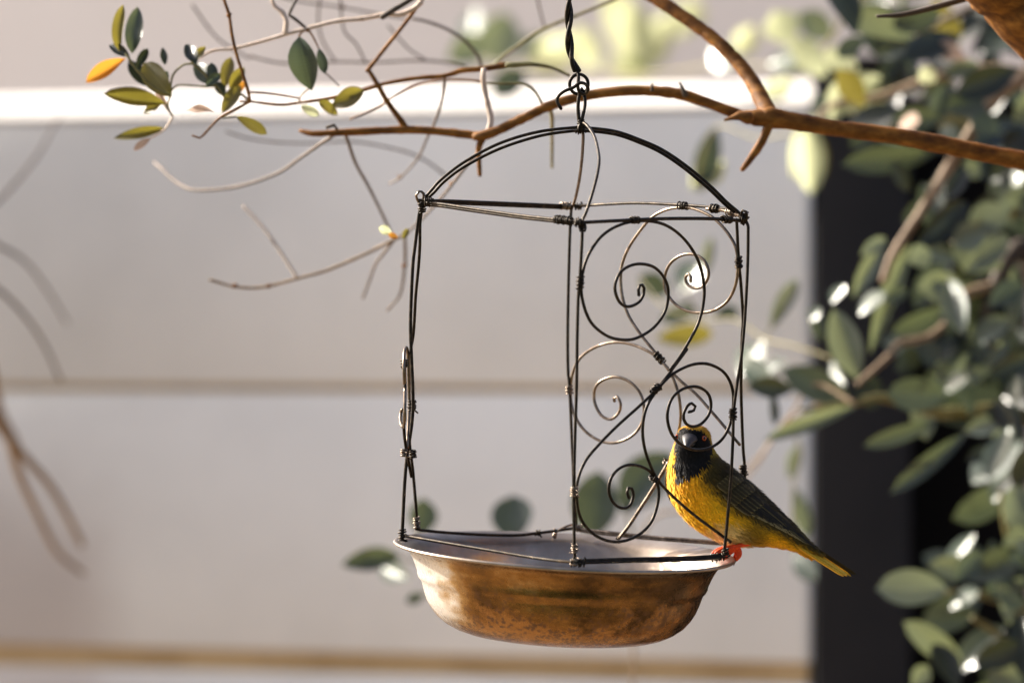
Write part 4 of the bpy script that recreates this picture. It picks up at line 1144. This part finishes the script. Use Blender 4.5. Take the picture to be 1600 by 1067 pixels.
SL = [((1328, 626), (1222, 577), 52, 'leaf', 0), ((1340, 592), (1302, 482), 52, 'leaf_pale', 0), ((1332, 466), (1380, 378), 28, 'leaf_pale', 0), ((1342, 492), (1380, 453), 24, 'leaf_shine', 1),
      ((1360, 552), (1424, 387), 30, 'leaf_pale', .5), ((1506, 447), (1430, 453), 50, 'leaf_pale', 0), ((1520, 596), (1531, 485), 48, 'leaf', 0), ((1580, 522), (1585, 418), 32, 'leaf_pale', 0),
      ((1480, 620), (1391, 614), 54, 'leaf', 0), ((1463, 652), (1580, 628), 76, 'leaf', 0), ((1463, 658), (1358, 698), 28, 'leaf', 0), ((1510, 675), (1398, 767), 30, 'leaf', -1),
      ((1580, 663), (1554, 757), 42, 'leaf_shine', 1), ((1332, 606), (1382, 620), 54, 'leaf_dark', 0), ((1338, 634), (1200, 684), 26, 'leaf_pale', 0), ((1240, 608), (1164, 606), 34, 'leaf_dark', 0),
      ((1206, 612), (1213, 662), 15, 'leaf_dark', 0), ((1282, 532), (1272, 486), 24, 'leaf', 0), ((1321, 602), (1291, 563), 17, 'leaf_shine', 1), ((1478, 610), (1512, 588), 30, 'leaf_shine', 1),
      ((1590, 638), (1587, 578), 26, 'leaf_shine', 1), ((1460, 594), (1504, 470), 24, 'leaf_pale', 0), ((1420, 410), (1455, 392), 40, 'leaf_pale', 0), ((1565, 417), (1490, 378), 60, 'leaf_pale', 0),
      ((1540, 572), (1578, 528), 24, 'leaf_pale', 0), ((1459, 240), (1322, 257), 44, 'leaf', 0), ((1350, 168), (1304, 110), 42, 'leaf_olive', 0), ((1436, 128), (1463, 107), 30, 'leaf_yellow', 0),
      ((1530, 100), (1472, 117), 28, 'leaf_pale', 0), ((1512, 95), (1460, 70), 30, 'leaf_tan', 1), ((1405, 196), (1433, 186), 30, 'leaf_tan', 1), ((1470, 198), (1493, 222), 28, 'leaf_shine', 1),
      ((1500, 272), (1533, 260), 36, 'leaf_pale', 0), ((1474, 378), (1440, 285), 42, 'leaf', 0), ((1578, 328), (1516, 352), 52, 'leaf_pale', 0), ((1540, 358), (1488, 382), 46, 'leaf_pale', 0),
      ((1592, 324), (1555, 306), 28, 'leaf_pale', 0), ((1582, 290), (1598, 272), 24, 'leaf_shine', 1), ((1344, 399), (1386, 370), 22, 'leaf_pale', 0), ((1502, 58), (1408, 96), 46, 'leaf_dark', 0),
      ((1472, 20), (1398, 42), 40, 'leaf', 0), ((1592, 108), (1490, 152), 50, 'leaf_dark', 0), ((1558, 150), (1475, 172), 50, 'leaf', 0), ((1482, 920), (1373, 916), 56, 'leaf_pale', 0),
      ((1480, 898), (1519, 830), 25, 'leaf_shine', 1), ((1490, 908), (1533, 863), 42, 'leaf', 0), ((1484, 950), (1526, 918), 25, 'leaf_shine', 1), ((1527, 957), (1440, 976), 42, 'leaf', 0),
      ((1572, 978), (1490, 1046), 44, 'leaf_shine', .62), ((1600, 1008), (1524, 1036), 46, 'leaf_dark', 0), ((1615, 1042), (1545, 1062), 46, 'leaf_pale', 0), ((1425, 1072), (1450, 1040), 32, 'leaf_pale', 0),
      ((1540, 936), (1582, 898), 42, 'leaf', 0), ((1573, 820), (1603, 760), 56, 'leaf_pale', 0), ((1612, 846), (1568, 850), 58, 'leaf_pale', 0), ((1552, 784), (1581, 726), 32, 'leaf_shine', 1),
      ((1575, 880), (1612, 868), 30, 'leaf', 0), ((1600, 950), (1560, 925), 30, 'leaf', 0), ((1612, 690), (1585, 760), 40, 'leaf_dark', 0), ((1420, 300), (1395, 250), 26, 'leaf_dark', 0),
      ((1560, 210), (1520, 180), 40, 'leaf', 0), ((1610, 210), (1570, 235), 46, 'leaf_dark', 0), ((1380, 470), (1420, 452), 24, 'leaf', 0), ((1445, 430), (1480, 470), 26, 'leaf', 0),
      ((1545, 480), (1600, 440), 40, 'leaf', 0), ((1298, 474), (1320, 446), 20, 'leaf_shine', .8), ((1262, 502), (1282, 480), 20, 'leaf_shine', .75),
      ((1510, 262), (1480, 310), 30, 'leaf_dark', 0), ((1350, 60), (1310, 85), 30, 'leaf', 0), ((1430, 540), (1470, 560), 36, 'leaf_dark', 0), ((1400, 580), (1440, 545), 36, 'leaf_dark', 0),
      ((1540, 640), (1600, 665), 44, 'leaf_dark', 0), ((1510, 720), (1560, 700), 26, 'leaf_dark', 0)]
for b_, t_, w_, m_, sh in SL:
    nrm_ = None
    if sh > 0: nrm_ = HALF.lerp(Vector((random.uniform(-.3, .3), -1, .3)).normalized(), 1 - sh) + Vector((random.uniform(-.14, .14), 0, random.uniform(-.14, .14)))
    elif sh == 0: nrm_ = Vector((random.uniform(-.1, .5), -1, random.uniform(-.1, .55)))
    add_leaf(shrub, b_, t_, w_, SD + random.uniform(-.05, .06), m_, normal=nrm_, pinv=sbi)
def fill(n, x0, x1, y0, y1, D0, D1, mats, size=(60, 110)):
    for _ in range(n):
        x, y = random.uniform(x0, x1), random.uniform(y0, y1)
        an = random.uniform(0, 2 * math.pi); L = random.uniform(*size)
        nn = Vector((random.uniform(-.7, .9), -1, random.uniform(-.3, 1.0)))
        add_leaf(shrub, (x, y), (x + L * math.cos(an), y + L * math.sin(an)), L * random.uniform(.38, .52), random.uniform(D0, D1), random.choice(mats), normal=nn, pinv=sbi)
DKM = ['leaf_dark', 'leaf', 'leaf_dark', 'leaf', 'leaf_dark', 'leaf_pale']
fill(46, 1330, 1640, -40, 200, SD + .05, SD + .3, DKM + ['leaf_olive'])
fill(40, 1440, 1660, 180, 480, SD - .02, SD + .25, DKM)
fill(36, 1430, 1660, 480, 690, SD - .02, SD + .25, DKM)
fill(24, 1575, 1680, 700, 900, SD - .02, SD + .25, DKM)
fill(36, 1490, 1680, 870, 1120, SD - .02, SD + .25, DKM)
fill(20, 1640, 1900, -100, 1250, SD - .1, SD + .3, DKM)

# ================================================================== slender shrub behind the feeder, with sunlit shoots above
HD = 5.0
hb = Vector((P(1010, 600, HD).x, HD + .05, 0))
shoot = empty('slender_shrub', hb, 'slender leafy shrub growing between the feeder and the wall', 'shrub')
hbi = Matrix.Translation(hb).inverted()
for pts, r, D, mt in [
    ([(1010, 3600), (1000, 2200), (985, 1300), (990, 1000), (985, 900)], (3, 2), (HD + .05, HD + .05), 'bark_tan'),
    ([(985, 900), (1020, 810), (1100, 790), (1180, 720), (1230, 660), (1300, 620)], (2.2, 2.2), (HD + .05, HD - .05), 'bark_tan'),
    ([(985, 920), (940, 880), (932, 850), (928, 830)], (2.2, 1.8), HD + .05, 'bark_green'), ([(985, 900), (990, 850), (978, 794)], (2.2, 1.8), HD + .05, 'bark_green'),
    ([(985, 940), (860, 905), (805, 870), (800, 832)], (2.2, 1.8), HD + .05, 'bark_green'), ([(985, 950), (800, 930), (700, 900), (660, 850), (660, 825)], (2.2, 1.8), (HD + .05, HD), 'bark_green'),
    ([(700, 900), (660, 880), (620, 870)], (2, 1.6), HD, 'bark_green'), ([(720, 910), (690, 925), (664, 930)], (2, 1.6), HD, 'bark_green'),
    ([(1300, 560), (1240, 540), (1195, 530), (1150, 500), (1100, 500), (1040, 480), (1000, 436)], (2.4, 1.6), (HD - .1, HD + .1), 'bark_green'),
    ([(1195, 530), (1205, 512), (1240, 445)], (1.8, 1.6), HD + .05, 'bark_green'), ([(1100, 500), (1070, 455), (1100, 430), (1110, 380)], (1.8, 1.6), HD + .1, 'bark_green'),
    ([(1230, 660), (1250, 700), (1240, 765), (1240, 866)], (2, 1.6), HD + .1, 'bark_green'),
    ([(1330, 160), (1250, 205), (1180, 215), (1118, 200), (1085, 292)], (2.4, 1.8), (HD, HD + .2), 'bark_green'),
    ([(1340, -60), (1300, 60), (1230, 100), (1110, 104), (1010, 118), (880, 105), (790, 100), (720, 95)], (3, 2), (HD + .2, HD + 1.5), 'bark_green'),
    ([(1330, 100), (1340, 190), (1380, 200), (1500, 190)], (2.6, 2), (HD + .05, HD), 'bark_green')]:
    branch('stem', pts, r, D, mt, .2, 8, shoot, hbi)
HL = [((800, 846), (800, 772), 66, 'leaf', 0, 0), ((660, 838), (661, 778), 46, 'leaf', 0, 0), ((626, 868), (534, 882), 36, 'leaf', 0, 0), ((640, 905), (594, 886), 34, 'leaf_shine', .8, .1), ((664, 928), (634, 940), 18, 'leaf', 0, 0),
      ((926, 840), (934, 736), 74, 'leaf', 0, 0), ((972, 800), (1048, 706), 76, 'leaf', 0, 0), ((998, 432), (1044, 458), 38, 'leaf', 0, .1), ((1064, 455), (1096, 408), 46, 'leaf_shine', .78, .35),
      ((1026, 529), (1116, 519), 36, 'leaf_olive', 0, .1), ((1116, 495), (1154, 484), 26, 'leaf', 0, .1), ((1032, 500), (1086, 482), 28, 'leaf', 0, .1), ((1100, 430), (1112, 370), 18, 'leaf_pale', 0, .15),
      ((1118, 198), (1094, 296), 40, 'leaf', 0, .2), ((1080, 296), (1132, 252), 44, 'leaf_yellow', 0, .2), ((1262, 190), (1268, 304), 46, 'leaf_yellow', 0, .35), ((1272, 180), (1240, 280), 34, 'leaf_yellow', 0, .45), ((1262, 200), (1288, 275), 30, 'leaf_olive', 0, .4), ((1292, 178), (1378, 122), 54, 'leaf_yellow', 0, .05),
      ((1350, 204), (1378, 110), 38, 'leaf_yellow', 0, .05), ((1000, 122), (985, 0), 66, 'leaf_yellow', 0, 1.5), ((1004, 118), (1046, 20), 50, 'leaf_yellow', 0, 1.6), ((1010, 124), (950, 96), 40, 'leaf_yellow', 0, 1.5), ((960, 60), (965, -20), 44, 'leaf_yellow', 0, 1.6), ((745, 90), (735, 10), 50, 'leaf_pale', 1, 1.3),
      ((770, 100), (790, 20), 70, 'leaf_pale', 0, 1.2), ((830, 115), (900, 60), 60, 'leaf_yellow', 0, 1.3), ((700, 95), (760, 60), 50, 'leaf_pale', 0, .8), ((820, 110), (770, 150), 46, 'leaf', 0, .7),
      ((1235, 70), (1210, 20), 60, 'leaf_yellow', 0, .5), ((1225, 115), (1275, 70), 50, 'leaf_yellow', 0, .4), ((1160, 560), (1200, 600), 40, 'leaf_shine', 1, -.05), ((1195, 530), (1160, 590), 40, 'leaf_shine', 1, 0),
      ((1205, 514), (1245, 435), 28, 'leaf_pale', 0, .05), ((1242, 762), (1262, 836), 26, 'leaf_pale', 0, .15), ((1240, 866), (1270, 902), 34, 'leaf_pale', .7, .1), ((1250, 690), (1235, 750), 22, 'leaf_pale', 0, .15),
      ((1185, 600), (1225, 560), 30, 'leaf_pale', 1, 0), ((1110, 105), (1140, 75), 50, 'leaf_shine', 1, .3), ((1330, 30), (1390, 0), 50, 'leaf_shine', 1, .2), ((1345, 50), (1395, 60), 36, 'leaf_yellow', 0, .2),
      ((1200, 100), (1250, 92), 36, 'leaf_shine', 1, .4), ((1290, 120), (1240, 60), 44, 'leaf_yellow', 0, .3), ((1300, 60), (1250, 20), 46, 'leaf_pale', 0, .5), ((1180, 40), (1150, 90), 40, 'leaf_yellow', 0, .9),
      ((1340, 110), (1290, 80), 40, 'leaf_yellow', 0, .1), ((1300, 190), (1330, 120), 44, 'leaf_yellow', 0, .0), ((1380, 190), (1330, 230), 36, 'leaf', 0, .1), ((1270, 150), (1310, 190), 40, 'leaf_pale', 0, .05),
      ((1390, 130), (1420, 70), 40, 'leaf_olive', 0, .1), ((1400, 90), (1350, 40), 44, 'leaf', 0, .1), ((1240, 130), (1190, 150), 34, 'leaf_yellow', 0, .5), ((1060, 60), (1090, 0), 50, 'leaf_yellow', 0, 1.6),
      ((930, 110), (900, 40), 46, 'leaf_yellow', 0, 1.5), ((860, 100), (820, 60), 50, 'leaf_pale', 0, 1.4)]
for b_, t_, w_, m_, sh, dd_ in HL:
    nrm_ = HALF.lerp(Vector((0, -1, .2)), 1 - sh) if sh > 0 else Vector((random.uniform(-.3, .2), -1, random.uniform(-.1, .4)))
    add_leaf(shoot, b_, t_, w_, HD + dd_, m_, normal=nrm_, pinv=hbi)
